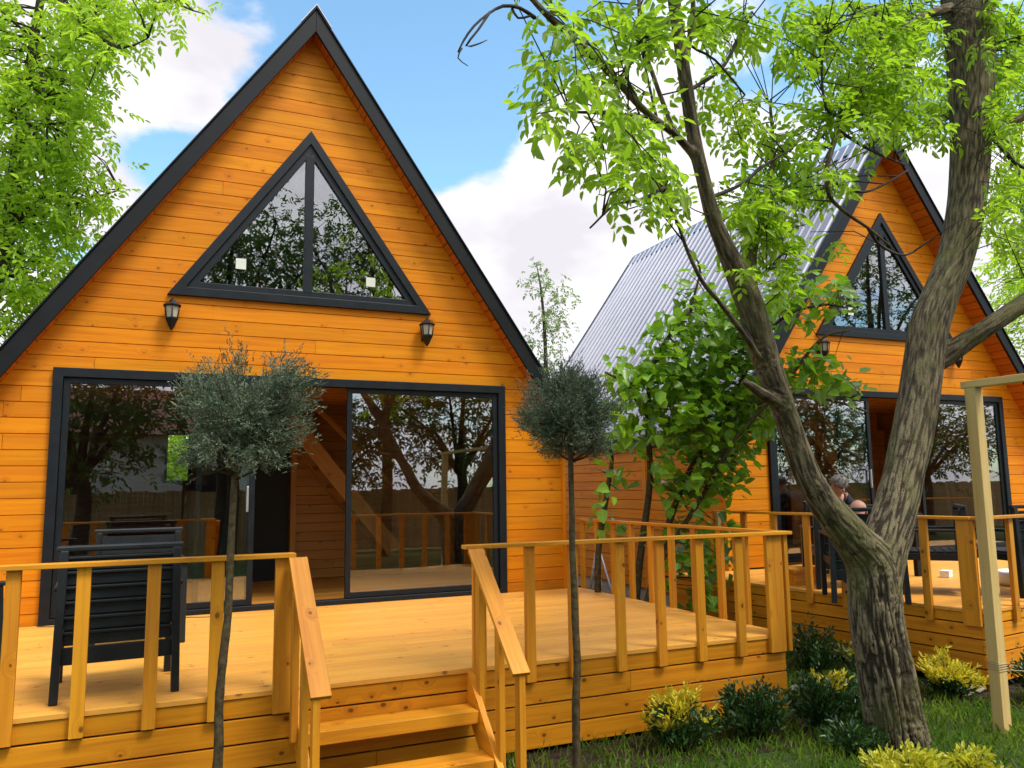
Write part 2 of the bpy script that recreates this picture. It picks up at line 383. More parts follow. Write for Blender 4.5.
def norm(a): return a/np.maximum(np.linalg.norm(a, axis=-1, keepdims=True), 1e-9)
def leaves(name, P, D, Nn, Ln, Wd, mats, parent=None, fold=.18, droop=.12, broad=False, mi=None, rn=None):
    """N leaves as 2 folded quads each. P base, D direction, Nn face normal, Ln length, Wd width"""
    P = np.asarray(P, float); D = norm(np.asarray(D, float)); n = len(P)
    Sd = norm(np.cross(D, np.asarray(Nn, float))); Nn = np.cross(Sd, D)
    Ln = np.broadcast_to(Ln, (n,))[:, None]; Wd = np.broadcast_to(Wd, (n,))[:, None]
    f = Wd*fold*(.3 + 1.6*RNG.random((n, 1))); droop = droop*(.2 + 2.2*RNG.random((n, 1)))
    a, bq = ((.22, .68) if broad else (.32, .70)); wa, wb = ((.5, .40) if broad else (.46, .38))
    V = np.stack([P,
                  P + D*Ln*a + Sd*Wd*wa + Nn*f, P + D*Ln*bq + Sd*Wd*wb + Nn*(f-Ln*droop*.4),
                  P + D*Ln - Nn*Ln*droop,
                  P + D*Ln*bq - Sd*Wd*wb + Nn*(f-Ln*droop*.4), P + D*Ln*a - Sd*Wd*wa + Nn*f], 1).reshape(-1, 3)
    base = np.arange(n)[:, None]*6
    Q = np.concatenate([base + np.array([[0, 3, 2, 1]]), base + np.array([[0, 5, 4, 3]])], 1).reshape(-1, 4)
    me = bpy.data.meshes.new(name)
    me.vertices.add(len(V)); me.vertices.foreach_set('co', V.ravel())
    me.loops.add(Q.size); me.loops.foreach_set('vertex_index', Q.ravel().astype(np.int32))
    me.polygons.add(len(Q)); me.polygons.foreach_set('loop_start', np.arange(len(Q), dtype=np.int32)*4)
    if not isinstance(mats, (list, tuple)): mats = [mats]
    for m in mats: me.materials.append(m)
    if mi is not None: me.polygons.foreach_set('material_index', np.repeat(np.asarray(mi, np.int32), 2))
    me.update(calc_edges=True)
    ug = me.uv_layers.new(name='grain'); ur = me.uv_layers.new(name='rnd')
    g = np.array([(0,.5),(1,.5),(.7,.9),(.32,1), (0,.5),(.32,0),(.7,.1),(1,.5)], float)
    ug.data.foreach_set('uv', np.tile(g, (n, 1)).ravel())
    R = RNG.random((n, 2)) if rn is None else rn
    ur.data.foreach_set('uv', np.repeat(R, 8, axis=0).ravel())
    me.validate()
    o = bpy.data.objects.new(name, me); COL.objects.link(o)
    if parent: o.parent = parent
    return o
def rand_dirs(n): return norm(RNG.normal(size=(n, 3)))
def compound(P, D, n_pairs, rl, ll, lw, down=.35):
    """pinnate leaves: P base (k,3), D direction (k,3) -> arrays for leaves()"""
    k = len(P); D = norm(D + np.array([0, 0, -down])*RNG.random((k, 1)))
    up = norm(np.array([0, 0, 1.]) + RNG.normal(size=(k, 3))*.35)
    Sd = norm(np.cross(D, up)); Nn = np.cross(Sd, D)
    RL = rl*(.75 + .5*RNG.random((k, 1)))
    oP, oD, oN, oL, oW = [], [], [], [], []
    def add(p, d, s):
        oP.append(p); oD.append(norm(d + RNG.normal(size=(k, 3))*.16)); oN.append(norm(Nn + RNG.normal(size=(k, 3))*.35)); sc = s*(.62 + .62*RNG.random(k)); oL.append(ll*sc); oW.append(lw*sc*(.85+.3*RNG.random(k)))
    for i in range(n_pairs):
        t = (i+1)/(n_pairs+.6)
        p = P + D*RL*t - np.array([0, 0, 1])*(t*t)*RL*.25
        for sg in (-1, 1): add(p, D*.55 + Sd*sg - np.array([0, 0, .35]), .7 + .3*t)
    add(P + D*RL - np.array([0, 0, 1])*RL*.25, D - np.array([0, 0, .35]), 1.15)
    return tuple(np.concatenate(a) for a in (oP, oD, oN, oL, oW))

# ------------------------------------------------------------------ the ground
GZ = -0.60
g = MB(); g.v = [(-900,-900,GZ),(900,-900,GZ),(900,900,GZ),(-900,900,GZ)]; g.face([0,1,2,3], [(0,0)]*4, (0,0)); tag(g.build('ground', GROUND), kind='structure')
def sheet(name, pts, z, mat):
    q = MB(); q.v = [(x, y, z) for x, y in pts]; q.face(list(range(len(pts))), [tuple(p) for p in pts], (.5,.5)); return tag(q.build(name, mat), kind='structure')
sheet('soil', [(3.0,-3.75),(4.4,-3.95),(5.5,-4.0),(5.9,-3.4),(6.6,-3.6),(7.2,-4.1),(9,-4.3),(9,-3.2),(7.2,-3.2),(7.0,-.5),(5.5,-.3),(5.5,-3.1),(3.0,-3.1)], GZ+.004, SOIL)

# ------------------------------------------------------------------ the cabin
XA = 2.2719; SL = 1.4487; CO = 6.205; CI = 5.945; HWALL = 2.97; HEAVE = 3.06; OV = 0.36; LEN = 6.9
DX0, DX1, DH = -2.272, 2.227, 2.30
TA, TB, TH = 4.968, 3.065, 1.346
def intervals(z):
    hw = HWALL if z < CI - SL*HWALL else max(0.0, (CI-z)/SL + .02)
    iv = [(-hw, hw)]
    if z < DH-.03: iv = [(-hw, DX0+.03), (DX1-.03, hw)]
    zz0, zz1 = TB+.03, TA-.07
    if zz0 < z < zz1:
        t = TH*(TA-z)/(TA-TB) - .035
        iv = [(-hw, -t), (t, hw)]
    return iv
def siding_gable(mb, y, pitch, ivf, z0, z1, extra, out=-1, joints=True):
    zs = []
    k = z0
    while k < z1 - 1e-6:
        t = min(k+pitch, z1); zs.append((k, t)); k = t
    for (a, b) in zs:
        prof = [(a, .016), (a+.006, .0), (b-.002, .0), (b, .016)]
        rnA = mb.rnd(); rnB = mb.rnd(); jx = random.uniform(-3, 3) if joints else 99; off = random.random()*50
        lv = []
        for (p, q) in zip(prof[:-1], prof[1:]):
            cuts = [p[0]] + sorted(e for e in extra if p[0] < e < q[0]) + [q[0]]
            for c0, c1 in zip(cuts[:-1], cuts[1:]):
                f = lambda c: p[1] + (q[1]-p[1])*(c-p[0])/(q[0]-p[0])
                lv.append((c0, f(c0), c1, f(c1)))
        for (c0, d0, c1, d1) in lv:
            e = 1e-5
            i0 = ivf(c0+e); i1 = ivf(c1-e)
            if len(i0) != len(i1): continue
            for (x0, x1), (u0, u1) in zip(i0, i1):
                if x1-x0 < 1e-4 and u1-u0 < 1e-4: continue
                segs = [((x0, x1), (u0, u1), rnA)]
                if max(x0, u0)+.1 < jx < min(x1, u1)-.1: segs = [((x0, jx-.0015), (u0, jx-.0015), rnA), ((jx+.0015, x1), (jx+.0015, u1), rnB)]
                for (xa, xb), (ua, ub), rn in segs:
                    b0 = len(mb.v)
                    mb.v += [(xa, y-out*d0, c0), (xb, y-out*d0, c0), (ub, y-out*d1, c1), (ua, y-out*d1, c1)]
                    mb.face([b0, b0+1, b0+2, b0+3], [(xa+off, c0), (xb+off, c0), (ub+off, c1), (ua+off, c1)], rn)
def siding_side(mb, x, y0, y1, z0, z1, pitch, out):
    k = z0
    while k < z1-1e-6:
        t = min(k+pitch, z1); prof = [(k, .017), (min(k+.009, t), 0), (max(t-.003, k), 0), (t, .017)]; rn = mb.rnd(); off = random.random()*50
        for (a, da), (b, db) in zip(prof[:-1], prof[1:]):
            b0 = len(mb.v); mb.v += [(x-out*da, y0, a), (x-out*da, y1, a), (x-out*db, y1, b), (x-out*db, y0, b)]
            mb.face([b0, b0+1, b0+2, b0+3], [(y0+off, a), (y1+off, a), (y1+off, b), (y0+off, b)], rn)
        k = t
CR_Z = [CI-SL*HWALL, DH-.03, TB+.03, TA-.07]
def make_cabin(label, co, ci, ov):
    global CO, CI, OV
    CO, CI, OV = co, ci, ov
    CR_Z = [CI-SL*HWALL, DH-.03, TB+.03, TA-.07]
    root = thing('timber_cabin', label, 'cabin', (XA, 0, 0), 0, 'A-frame timber cabins')
    m = MB(); siding_gable(m, 0, .1445, intervals, -.045, CI+.03, CR_Z, 1*-1)
    m.build('front_wall', WALL, root, recalc=False)
    m = MB(); siding_side(m, -HWALL, .0, LEN-.05, -.5, 1.66, .1445, -1); m.bx(-HWALL-.015, -HWALL+.04, 1.9, 1.99, -.5, 1.64); m.bx(-HWALL-.02, -HWALL+.02, -.02, .05, -.5, 1.62); m.build('side_wall', WALL, root, recalc=False)
    m = MB(); siding_side(m, HWALL, .0, LEN-.05, -.5, 1.66, .1445, 1); m.bx(HWALL-.02, HWALL+.02, -.02, .05, -.5, 1.62); m.build('side_wall', WALL, root, recalc=False)
    # back wall with one window opening
    def biv(z):
        hw = HWALL if z < CI-SL*HWALL else max(0., (CI-z)/SL)
        return [(-hw, -1.215), (-.81, hw)] if 1.31 < z < 2.17 else [(-hw, hw)]
    m = MB(); siding_gable(m, LEN-.06, .1445, biv, -.5, 5.9, [CI-SL*HWALL, 1.31, 2.17], 1); m.build('back_wall', WALL, root, recalc=False)
    m = MB(); m.ring([(-1.23,1.295),(-.795,1.295),(-.795,2.185),(-1.23,2.185)], [(-1.18,1.345),(-.845,1.345),(-.845,2.135),(-1.18,2.135)], LEN-.10, LEN-.02)
    bw = m.build('back_window', FRAME, root)
    # floor, loft and lining
    m = MB()
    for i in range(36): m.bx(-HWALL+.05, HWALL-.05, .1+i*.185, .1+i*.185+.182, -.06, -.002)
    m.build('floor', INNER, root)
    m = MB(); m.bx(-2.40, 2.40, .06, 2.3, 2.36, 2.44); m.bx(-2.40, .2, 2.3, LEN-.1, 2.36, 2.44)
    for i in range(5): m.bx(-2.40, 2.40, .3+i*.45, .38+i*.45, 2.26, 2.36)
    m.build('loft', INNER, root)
    m = MB()
    for sg in (-1, 1):
        k = .0
        while k < 5.2:
            z0, z1 = 1.62+k*.83, 1.62+(k+.17)*.83
            x0 = (CI-.03-z0)/SL - .02; x1 = (CI-.03-z1)/SL - .02
            if x1 < .05: break
            b0 = len(m.v); m.v += [(sg*x0, .05, z0), (sg*x0, LEN-.1, z0), (sg*x1, LEN-.1, z1), (sg*x1, .05, z1)]
            m.face([b0, b0+1, b0+2, b0+3], [(0, k), (LEN, k), (LEN, k+.17), (0, k+.17)], m.rnd()); k += .17
        b0 = len(m.v); m.v += [(sg*(HWALL-.06), .05, 0), (sg*(HWALL-.06), LEN-.1, 0), (sg*(HWALL-.06), LEN-.1, 1.6), (sg*(HWALL-.06), .05, 1.6)]
        m.face([b0, b0+1, b0+2, b0+3], [(0, 0), (LEN, 0), (LEN, 1.6), (0, 1.6)], m.rnd())
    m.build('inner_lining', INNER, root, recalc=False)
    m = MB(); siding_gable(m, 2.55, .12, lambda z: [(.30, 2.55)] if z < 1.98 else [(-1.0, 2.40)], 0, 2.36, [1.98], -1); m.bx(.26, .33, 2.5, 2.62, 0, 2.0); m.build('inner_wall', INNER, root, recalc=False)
    m = MB(); m.bx(-.30, .25, 2.60, 2.64, 0, 1.98); m.build('doorway_shade_panel', DARKIN, root)  # black panel standing in for the shade of an open, unlit doorway
    st = thing_part('inner_stair', root)
    m = MB(); a = Vector((.13, 1.9, 2.05)); b = Vector((1.50, 1.9, .35)); m.beam(a, b, .05, .2, (0, 0, 1)); m.build('stringer', INNER, st)
    m = MB(); m.beam(a+Vector((0, .55, 0)), b+Vector((0, .55, 0)), .05, .2, (0, 0, 1)); m.build('stringer', INNER, st)
    m = MB()
    for i in range(7): p = a.lerp(b, (i+.6)/7.2); m.bx(p.x-.1, p.x+.1, 1.93, 2.42, p.z-.02, p.z+.02)
    m.build('tread', INNER, st)
    m = MB(); m.beam((.35, 1.9, 2.3), (1.5, 1.9, 1.15), .04, .06); m.bx(.85, .89, 1.88, 1.92, 1.2, 2.2); m.build('handrail', INNER, st)
    # roof
    ov_ = OV
    rf = thing_part('roof', root)
    for sg in (-1, 1):
        m = MB(); L_ = math.hypot(HEAVE, SL*HEAVE); dx, dz = 1/math.hypot(1, SL), -SL/math.hypot(1, SL); nx, nz_ = SL/math.hypot(1, SL), 1/math.hypot(1, SL)
        prof = []; y = -OV+.015
        while y < LEN:
            prof += [(y, .0), (y+.120, .0), (y+.134, .045), (y+.182, .045), (y+.196, .0)]; y += .197
        prof = [(min(p[0], LEN), p[1]) for p in prof]
        nn = len(prof); b0 = len(m.v)
        for tt in (.0, .33, .66, 1.0):
            for (py, ph) in prof: m.v.append((sg*(dx*L_*tt + nx*(ph+.006)), py, CO + dz*L_*tt + nz_*(ph+.006)))
        for r_ in range(3):
            for i in range(nn-1):
                q = [b0+r_*nn+i, b0+r_*nn+i+1, b0+(r_+1)*nn+i+1, b0+(r_+1)*nn+i]
                m.face(q if sg < 0 else q[::-1], [(0, 0)]*4, (0, 0))
        m.build('roof_sheet', ROOF, rf, recalc=False)
        # body with wooden soffit
        m = MB(); e = .012
        poly = [(0, CO-e), (sg*(HEAVE-.01), CO-e-SL*(HEAVE-.01)), (sg*(HEAVE-.01), CI+.04-SL*(HEAVE-.01)), (0, CI+.04)]
        m.prism(poly, 'y', -OV+.03, LEN-.02); m.build('roof_deck', FASC, rf)
        m = MB(); k = 0
        Ls = L_-.02; nb = int(Ls/.125)
        for i in range(nb):
            t0, t1 = i*.125+.004, i*.125+.121
            c = Vector((sg*(dx*(t0+t1)/2), 0, CI + dz*(t0+t1)/2)) + Vector((-sg*nx, 0, -nz_))*(-.012)
            X = Vector((sg*dx, 0, dz)); Yv = Vector((0, 1, 0)); Z = X.cross(Yv)
            m.box(c + Vector((0, (LEN-OV)/2-.01, 0)), (t1-t0, LEN+OV-.08, .02), Matrix((X, Yv, Z)).transposed())
        m.build('soffit', SOFF, rf)
        m = MB(); x1 = HEAVE+.012
        m.prism([(0, CO+.012), (sg*x1, CO+.012-SL*x1), (sg*x1, CI-.012-SL*x1), (0, CI-.012)], 'y', -OV-.012, -OV+.026); 
        # metal drip edge along the gable
        m.prism([(0, CO+.045), (sg*x1, CO+.045-SL*x1), (sg*x1, CO+.016-SL*x1), (0, CO+.016)], 'y', -OV-.03, -OV+.10)
        m.build('fascia', FASC, rf, bevel=.004)
    m = MB()
    for sg in (-1, 1): m.prism([(0, CO+.062), (sg*.16, CO+.062-SL*.16), (sg*.16, CO+.05-SL*.16), (0, CO+.05)], 'y', -OV-.035, LEN+.02)
    m.build('ridge_cap', ROOF, rf)
    # triangular window
    tw = thing_part('triangle_window', root)
    def tri(d):   # inset by d
        ang = math.atan2(TA-TB, TH); h = TA - d/math.cos(ang); b = TB+d; x = (h-b)/((TA-TB)/TH); return [(-x, b), (x, b), (0, h)]
    m = MB(); m.ring(tri(0), tri(.085), -.045, .03); m.ring(tri(.075), tri(.15), -.022, .04); m.bx(-.045, .045, -.024, .03, TB+.13, TA-.27); m.build('frame', FRAME, tw, bevel=.004)
    t = tri(.13)
    for sg in (-1, 1):
        m = MB(); x = t[1][0]; m.prism([(0, t[0][1]), (sg*x, t[0][1]), (0, t[2][1])], 'y', .004, .010); m.build('pane', GLASS, tw)
    m = MB(); m.bx(-.72, -.62, -.003, .001, 3.39, 3.50); m.build('sticker', STICK, tw); m = MB(); m.bx(.62, .72, -.003, .001, 3.33, 3.43); m.build('sticker', STICK, tw)
    # sliding door
    sdn = thing_part('sliding_door', root)
    m = MB(); m.ring([(DX0,0),(DX1,0),(DX1,DH),(DX0,DH)], [(DX0+.085,.05),(DX1-.085,.05),(DX1-.085,DH-.085),(DX0+.085,DH-.085)], -.05, .06)
    m.build('frame', FRAME, sdn, bevel=.004)
    zl, zh = .055, DH-.09
    def sash(x0, x1, y, wd=.055):
        m = MB(); m.ring([(x0,zl),(x1,zl),(x1,zh),(x0,zh)], [(x0+wd,zl+.055),(x1-wd,zl+.055),(x1-wd,zh-.05),(x0+wd,zh-.05)], y, y+.04)
        s_ = m.build('sash', FRAME, sdn, bevel=.003)
        m = MB(); m.bx(x0+wd-.008, x1-wd+.008, y+.016, y+.022, zl+.047, zh-.042); m.build('pane', GLASS, s_)
    sash(DX0+.088, -.475, -.02); sash(.43, DX1-.088, -.02)
    sash(-1.02, -.49, .025)
    m = MB(); m.bx(-.555, -.535, -.055, -.03, .95, 1.2); m.build('handle', METAL, sdn, bevel=.004)
    m = MB(); m.bx(-HWALL+.03, HWALL-.03, .03, LEN-.1, GZ-.1, -.065); m.build('foundation', CONC, root)
    return root
def thing_part(name, parent):
    o = bpy.data.objects.new(name, None); COL.objects.link(o); o.parent = parent; return o
cabin = make_cabin('near orange timber A-frame cabin with triangular window, left one of the two', 6.255, 6.025, .20)
A2 = -0.0319
C2 = Vector((8.2615 + XA*math.cos(A2), -0.0592 + XA*math.sin(A2), .1351))
cabin2 = make_cabin('-', 6.185, 5.965, .30); cabin2.location = C2; cabin2.rotation_euler = (0, 0, A2)
cabin2['label'] = 'farther orange timber cabin showing its grey ribbed metal roof behind the forked tree'

# ------------------------------------------------------------------ wall lanterns
def make_lantern(label):
    r = thing('wall_lantern', label, 'lamp', (0,0,0), 0, 'lanterns on the cabin fronts')
    def hexa(z, R): return [(R*math.cos(PI/3*k+PI/6), -.10+R*math.sin(PI/3*k+PI/6), z) for k in range(6)]
    def loft(levels, mat, name):
        m = MB(); 
        for z, R in levels: m.v += hexa(z, R)
        for i in range(len(levels)-1):
            for k in range(6): k2 = (k+1) % 6; m.face([i*6+k, i*6+k2, i*6+6+k2, i*6+6+k], [(0,0)]*4, (0,0))
        m.face(list(range(5,-1,-1)), [(0,0)]*6, (0,0)); m.face([len(levels)*6-6+k for k in range(6)], [(0,0)]*6, (0,0))
        return m.build(name, mat, r)
    loft([(-.155,.012),(-.14,.018),(-.125,.028),(-.06,.058),(-.045,.068),(-.035,.068)], LANT, 'base')
    loft([(.075,.090),(.085,.093),(.093,.078),(.12,.040),(.135,.03),(.15,.012),(.158,.012),(.168,.004)], LANT, 'cap')
    loft([(-.033,.050),(.073,.066)], BULB, 'shade')
    m = MB()
    for (a, b) in zip(hexa(-.036, .058), hexa(.078, .076)): m.tube([a, b], .0065, 5)
    m.build('cage', LANT, r)
    m = MB(); m.bx(-.035, .035, -.014, 0.0, -.09, .07); m.tube([(0,-.01,.02),(0,-.035,.05),(0,-.03,.10),(0,-.06,.125),(0,-.095,.13)], .010, 7); m.build('wall_bracket', LANT, r)
    return r
lan = make_lantern('black lantern below the left corner of the near triangular window'); lan.location = (.975, 0, 2.855)
l2 = copy_tree(lan); l2.location = (3.549, 0, 2.855); l2['label'] = 'black lantern below the right corner of the near triangular window'
def in_cabin2(x, y, z): return C2 + Matrix.Rotation(A2, 3, 'Z') @ Vector((x, y, z))
l3 = copy_tree(lan); l3.location = in_cabin2(-1.297, 0, 2.855); l3.rotation_euler = (0,0,A2); l3['label'] = 'black lantern on the farther cabin, seen left of the right limb'
l4 = copy_tree(lan); l4.location = in_cabin2(1.277, 0, 2.855); l4.rotation_euler = (0,0,A2); l4['label'] = 'black lantern on the farther cabin, just under the side branch of the right limb'

# ------------------------------------------------------------------ decks, rails and stairs
DD = 3.31
def deck_body(name, label, loc, rz, x0, x1, y0, zg, side_left, group, P=.1425):
    r = thing(name, label, 'deck', loc, rz, group)
    m = MB(); y = y0-.012
    while y < -.03:
        y2 = min(y+.142, -.03); jx = random.uniform(x0+.6, x1-.6)
        m.bx(x0-.012, jx-.001, y+.0025, y2, -.03, 0); m.bx(jx+.001, x1+.012, y+.0025, y2, -.03, 0); y += .142
    m.build('decking', DECK, r, bevel=.0025)
    n = int(round((-zg-.06)/P)) if zg < -.62 else 4
    for k in range(n):
        z1 = -.033 - (0 if k == 0 else k*P-.027); z0 = -(k+1)*P+.005
        m = MB()
        xs = [x0] + ([random.uniform(x0+1.2, x1-1.2)] if k % 2 else []) + [x1]
        for a, b in zip(xs[:-1], xs[1:]): m.bx(a+.001, b-.001, y0, y0+.026, z0, z1)
        m.build('skirt_board', SKIRT, r, bevel=.003)
        for xx, on in ((x1-.026, True), (x0, side_left)):
            if on:
                m = MB(); m.bx(xx, xx+.026, y0+.027, -.04, z0, z1); m.build('skirt_board', SKIRT, r, bevel=.003)
    for xx in np.linspace(x0+.12, x1-.12, 5):
        for yy in (y0+.1, y0/2, -.2):
            m = MB(); m.bx(xx-.05, xx+.05, yy-.05, yy+.05, zg, -.03); m.build('support_post', SKIRT, r)
    return r
RH = .784
def railing(root, runs, posts, name='railing'):
    """runs: list of (p0, p1, width) top boards; posts: list of (x, y, wx, wy)"""
    rr = thing_part(name, root)
    for (p0, p1, wd) in runs:
        m = MB(); m.beam(p0, p1, wd, .026); m.build('top_rail', RAIL, rr, bevel=.003)
    for (x, y, wx, wy) in posts:
        m = MB(); m.bx(x-wx/2, x+wx/2, y-wy/2, y+wy/2, -.132, RH-.027); m.build('baluster', RAIL, rr, bevel=.003)
    return rr
X0, X1 = -.95, 5.43
deck = deck_body('timber_deck', 'wide pale timber deck with stairs in front of the near cabin', (0,0,0), 0, X0, X1, -DD, GZ, True, 'timber decks in front of the cabins')
yf = -DD-.021
posts = [(x, yf, .07, .038) for x in (-.80,-.46,-.11,.222,.550,.899,1.235)] + [(1.612, yf, .112, .038)]
posts += [(2.855, yf, .09, .038)] + [(x, yf, .07, .038) for x in (3.222,3.553,3.93,4.27,4.622,4.99)] + [(5.335, yf, .15, .038), (5.452, yf+.055, .036, .15)]
posts += [(5.451, y, .038, .07) for y in (-.06,-.40,-.74,-1.10,-1.46,-1.81,-2.17,-2.54,-2.86)]
railing(deck, [((X0-.05, -DD-.028, RH-.013), (1.668, -DD-.028, RH-.013), .085), ((2.745, -DD-.028, RH-.013), (5.50, -DD-.028, RH-.013), .085), ((5.451, -DD+.018, RH-.013), (5.451, -.01, RH-.013), .085)], posts)
st = thing_part('staircase', deck)
def slope_pt(y, z0=0.0): return z0 + (y+DD)*.915     # falls towards -Y
for x in (1.70, 2.795):
    m = MB(); q = 0.02
    m.prism([(-DD-.001, -.01), (-DD-.001, -.30), (-4.02, GZ), (-4.20, GZ), (-4.20, -.75+.02+.0)], 'x', x-.02, x+.02) if False else m.prism([(-DD-.002, -.005), (-DD-.002, -.27), (-DD-.37, GZ+.001), (-DD-.64, GZ+.001)], 'x', x-.02, x+.02)
    m.build('stringer', SKIRT, st, bevel=.003)
for k, (yb, z) in enumerate(((-DD-.012, -.215), (-DD-.255, -.43))):
    m = MB(); m.bx(1.722, 2.773, yb-.20, yb, z-.075, z); m.build('tread', RAIL, st, bevel=.004)
for sg, xt, xb in ((-1, 1.677, 1.690), (1, 2.812, 2.805)):
    a = Vector((xt, -DD-.075, .752)); b = Vector((xb, -4.09, .110))
    m = MB(); m.beam(a, b, .108, .026); m.build('handrail', RAIL, st, bevel=.003)
    for t in ((.10,) if sg < 0 else (.06,)) + (.52, .94):
        p = a.lerp(b, t); zb = slope_pt(p.y)-.13 if t < .8 else GZ
        xx = p.x + (-.018 if sg < 0 else .010) - sg*0.0
        m = MB(); m.bx(xx-.019, xx+.019, p.y-.035, p.y+.035, max(zb, GZ), p.z-.018); m.build('baluster', RAIL, st, bevel=.003)
# farther deck
D2Z = .070; GZ2 = GZ - D2Z; AD = .135
EX, EY = -3.43, -3.75
cnr = at(975, 518, dep=6.85); C2D = Vector((cnr.x, cnr.y, D2Z)) - Matrix.Rotation(AD, 3, 'Z') @ Vector((EX, EY, 0))
deck2 = deck_body('timber_deck', 'farther timber deck behind the forked tree, under the farther cabin', C2D, AD, EX, 4.2, EY, GZ2, True, 'timber decks in front of the cabins', .121)
y2 = EY-.021
p2 = [(EX+.065, y2, .13, .038), (EX-.022, y2+.10, .036, .15)] + [(EX+.075+x, y2, .07, .038) for x in (.42,.80,1.18,1.56,1.94,2.3,2.7,3.1,3.5,3.9,4.3,4.7,5.1,5.5)]
p2 += [(EX-.02, EY+.46+i*.42, .038, .07) for i in range(7)]
railing(deck2, [((EX-.05, y2-.005, RH-.013), (4.2, y2-.005, RH-.013), .085), ((EX-.02, y2+.04, RH-.013), (EX-.02, -.75, RH-.013), .085)], p2)
# step on the farther deck
m = MB(); m.bx(-.28, .28, -.17, .17, .13, .17); m.bx(-.26, .26, -.15, -.125, 0, .13); m.bx(-.26, -.235, -.12, .15, 0, .13); m.bx(.235, .26, -.12, .15, 0, .13)
stp = m.build('step_box', SKIRT, None, bevel=.004); stp.location = C2D + Matrix.Rotation(AD, 3, 'Z') @ Vector((EX+.42, -1.55, .001)); stp.rotation_euler = (0,0,AD)
tag(stp, 'low wooden step box standing at the left edge of the farther deck', 'step')

# ------------------------------------------------------------------ chairs
def make_chair(label, mat):
    r = thing('garden_armchair', label, 'chair', (0,0,0), 0, 'dark garden armchairs')
    W, Dp, H = .66, .58, .84     # faces +Y, its back at -Y
    for sx in (-1, 1):
        m = MB(); m.beam((sx*(W/2-.02), -Dp/2-.02, 0), (sx*(W/2-.035), -Dp/2+.02, H-.01), .045, .055, (0,1,0)); m.build('back_leg', mat, r, bevel=.006)
        m = MB(); m.beam((sx*(W/2-.02), Dp/2, 0), (sx*(W/2-.02), Dp/2-.03, .60), .045, .055, (0,1,0)); m.build('front_leg', mat, r, bevel=.006)
        m = MB(); m.bx(sx*(W/2-.02)-.03, sx*(W/2-.02)+.03, -Dp/2+.03, Dp/2+.02, .60, .628); m.build('armrest', mat, r, bevel=.008)
    bk = thing_part('backrest', r)
    m = MB(); m.beam((-W/2-.005, -Dp/2+.018, H), (W/2+.005, -Dp/2+.018, H), .05, .035); m.build('top_rail', mat, bk, bevel=.01)
    for i in range(6):
        z0 = .305 + i*.083; y = -Dp/2 - .004 + .022*(z0/.8)
        m = MB(); m.bx(-W/2+.05, W/2-.05, y+.006, y+.022, z0, z0+.060); m.bx(-W/2+.052, W/2-.052, y-.010, y+.020, z0+.0605, z0+.076); m.build('slat', mat, bk, bevel=.003)
    m = MB(); m.bx(-W/2+.055, W/2-.055, -Dp/2+.036, -Dp/2+.05, .30, .80); m.build('panel', mat, bk)
    m = MB(); m.bx(-W/2+.045, W/2-.045, -Dp/2+.0, -Dp/2+.025, .20, .295); m.bx(-W/2+.045, W/2-.045, Dp/2-.03, Dp/2-.005, .33, .395)
    for sx in (-1, 1): m.bx(sx*(W/2-.03)-.012, sx*(W/2-.03)+.012, -Dp/2+.03, Dp/2-.035, .33, .395)
    m.build('seat_apron', mat, r, bevel=.003)
    m = MB()
    for i in range(7): m.bx(-W/2+.045, W/2-.045, -Dp/2+.055+i*.074, -Dp/2+.12+i*.074, .396, .415)
    m.build('seat', mat, r, bevel=.003)
    return r
ch = make_chair('charcoal slatted garden armchair seen from behind at the near deck railing', PLAST); ch.location = (.71, -2.79, .001); ch.rotation_euler = (0,0,.05)
ch2 = copy_tree(ch); ch2.location = (.80, -1.18, .001); ch2.rotation_euler = (0,0,PI+.05); ch2['label'] = 'charcoal armchair standing between the near armchair and the glass door'
ch3 = copy_tree(ch); ch3.location = (-.34, -2.35, .001); ch3.rotation_euler = (0,0,-1.1); ch3['label'] = 'charcoal armchair whose arm just shows at the left edge'
def dup_chair(x, y, rz, label, src=ch):
    c = copy_tree(src); c.location = (x, y, D2Z+.001); c.rotation_euler = (0,0,rz); c['label'] = label; return c
dup_chair(7.62, -1.80, -.55, 'dark armchair seen through the balusters left of the forked trunk')
dup_chair(8.02, -2.60, .75, 'dark armchair right of the forked trunk on the farther deck')
dup_chair(8.66, -3.05, -.15, 'dark armchair behind the pale timber post, at the right edge')
_p = at(864, 509, Z=D2Z+.845); _a = -.65; CH4 = (_p.x - math.sin(_a)*.27, _p.y + math.cos(_a)*.27)
dup_chair(CH4[0], CH4[1], _a, 'dark armchair whose top rail shows in the fork of the tree')
dup_chair(8.75, -.72, PI-.4, 'dark armchair in which the grey-haired person sits')
# table between them
tb = thing('garden_table', 'dark garden table on the farther deck, mostly behind the forked trunk', 'table', (8.55, -1.28, D2Z+.001), A2)
m = MB()
for i in range(8): m.bx(-.55, .55, -.36+i*.092, -.36+i*.092+.084, .70, .725)
m.build('table_top', PLASTB, tb, bevel=.003)
for sx in (-1, 1):
    for sy in (-1, 1):
        m = MB(); m.bx(sx*.48-.03, sx*.48+.03, sy*.30-.03, sy*.30+.03, 0, .70); m.build('leg', PLASTB, tb, bevel=.004)
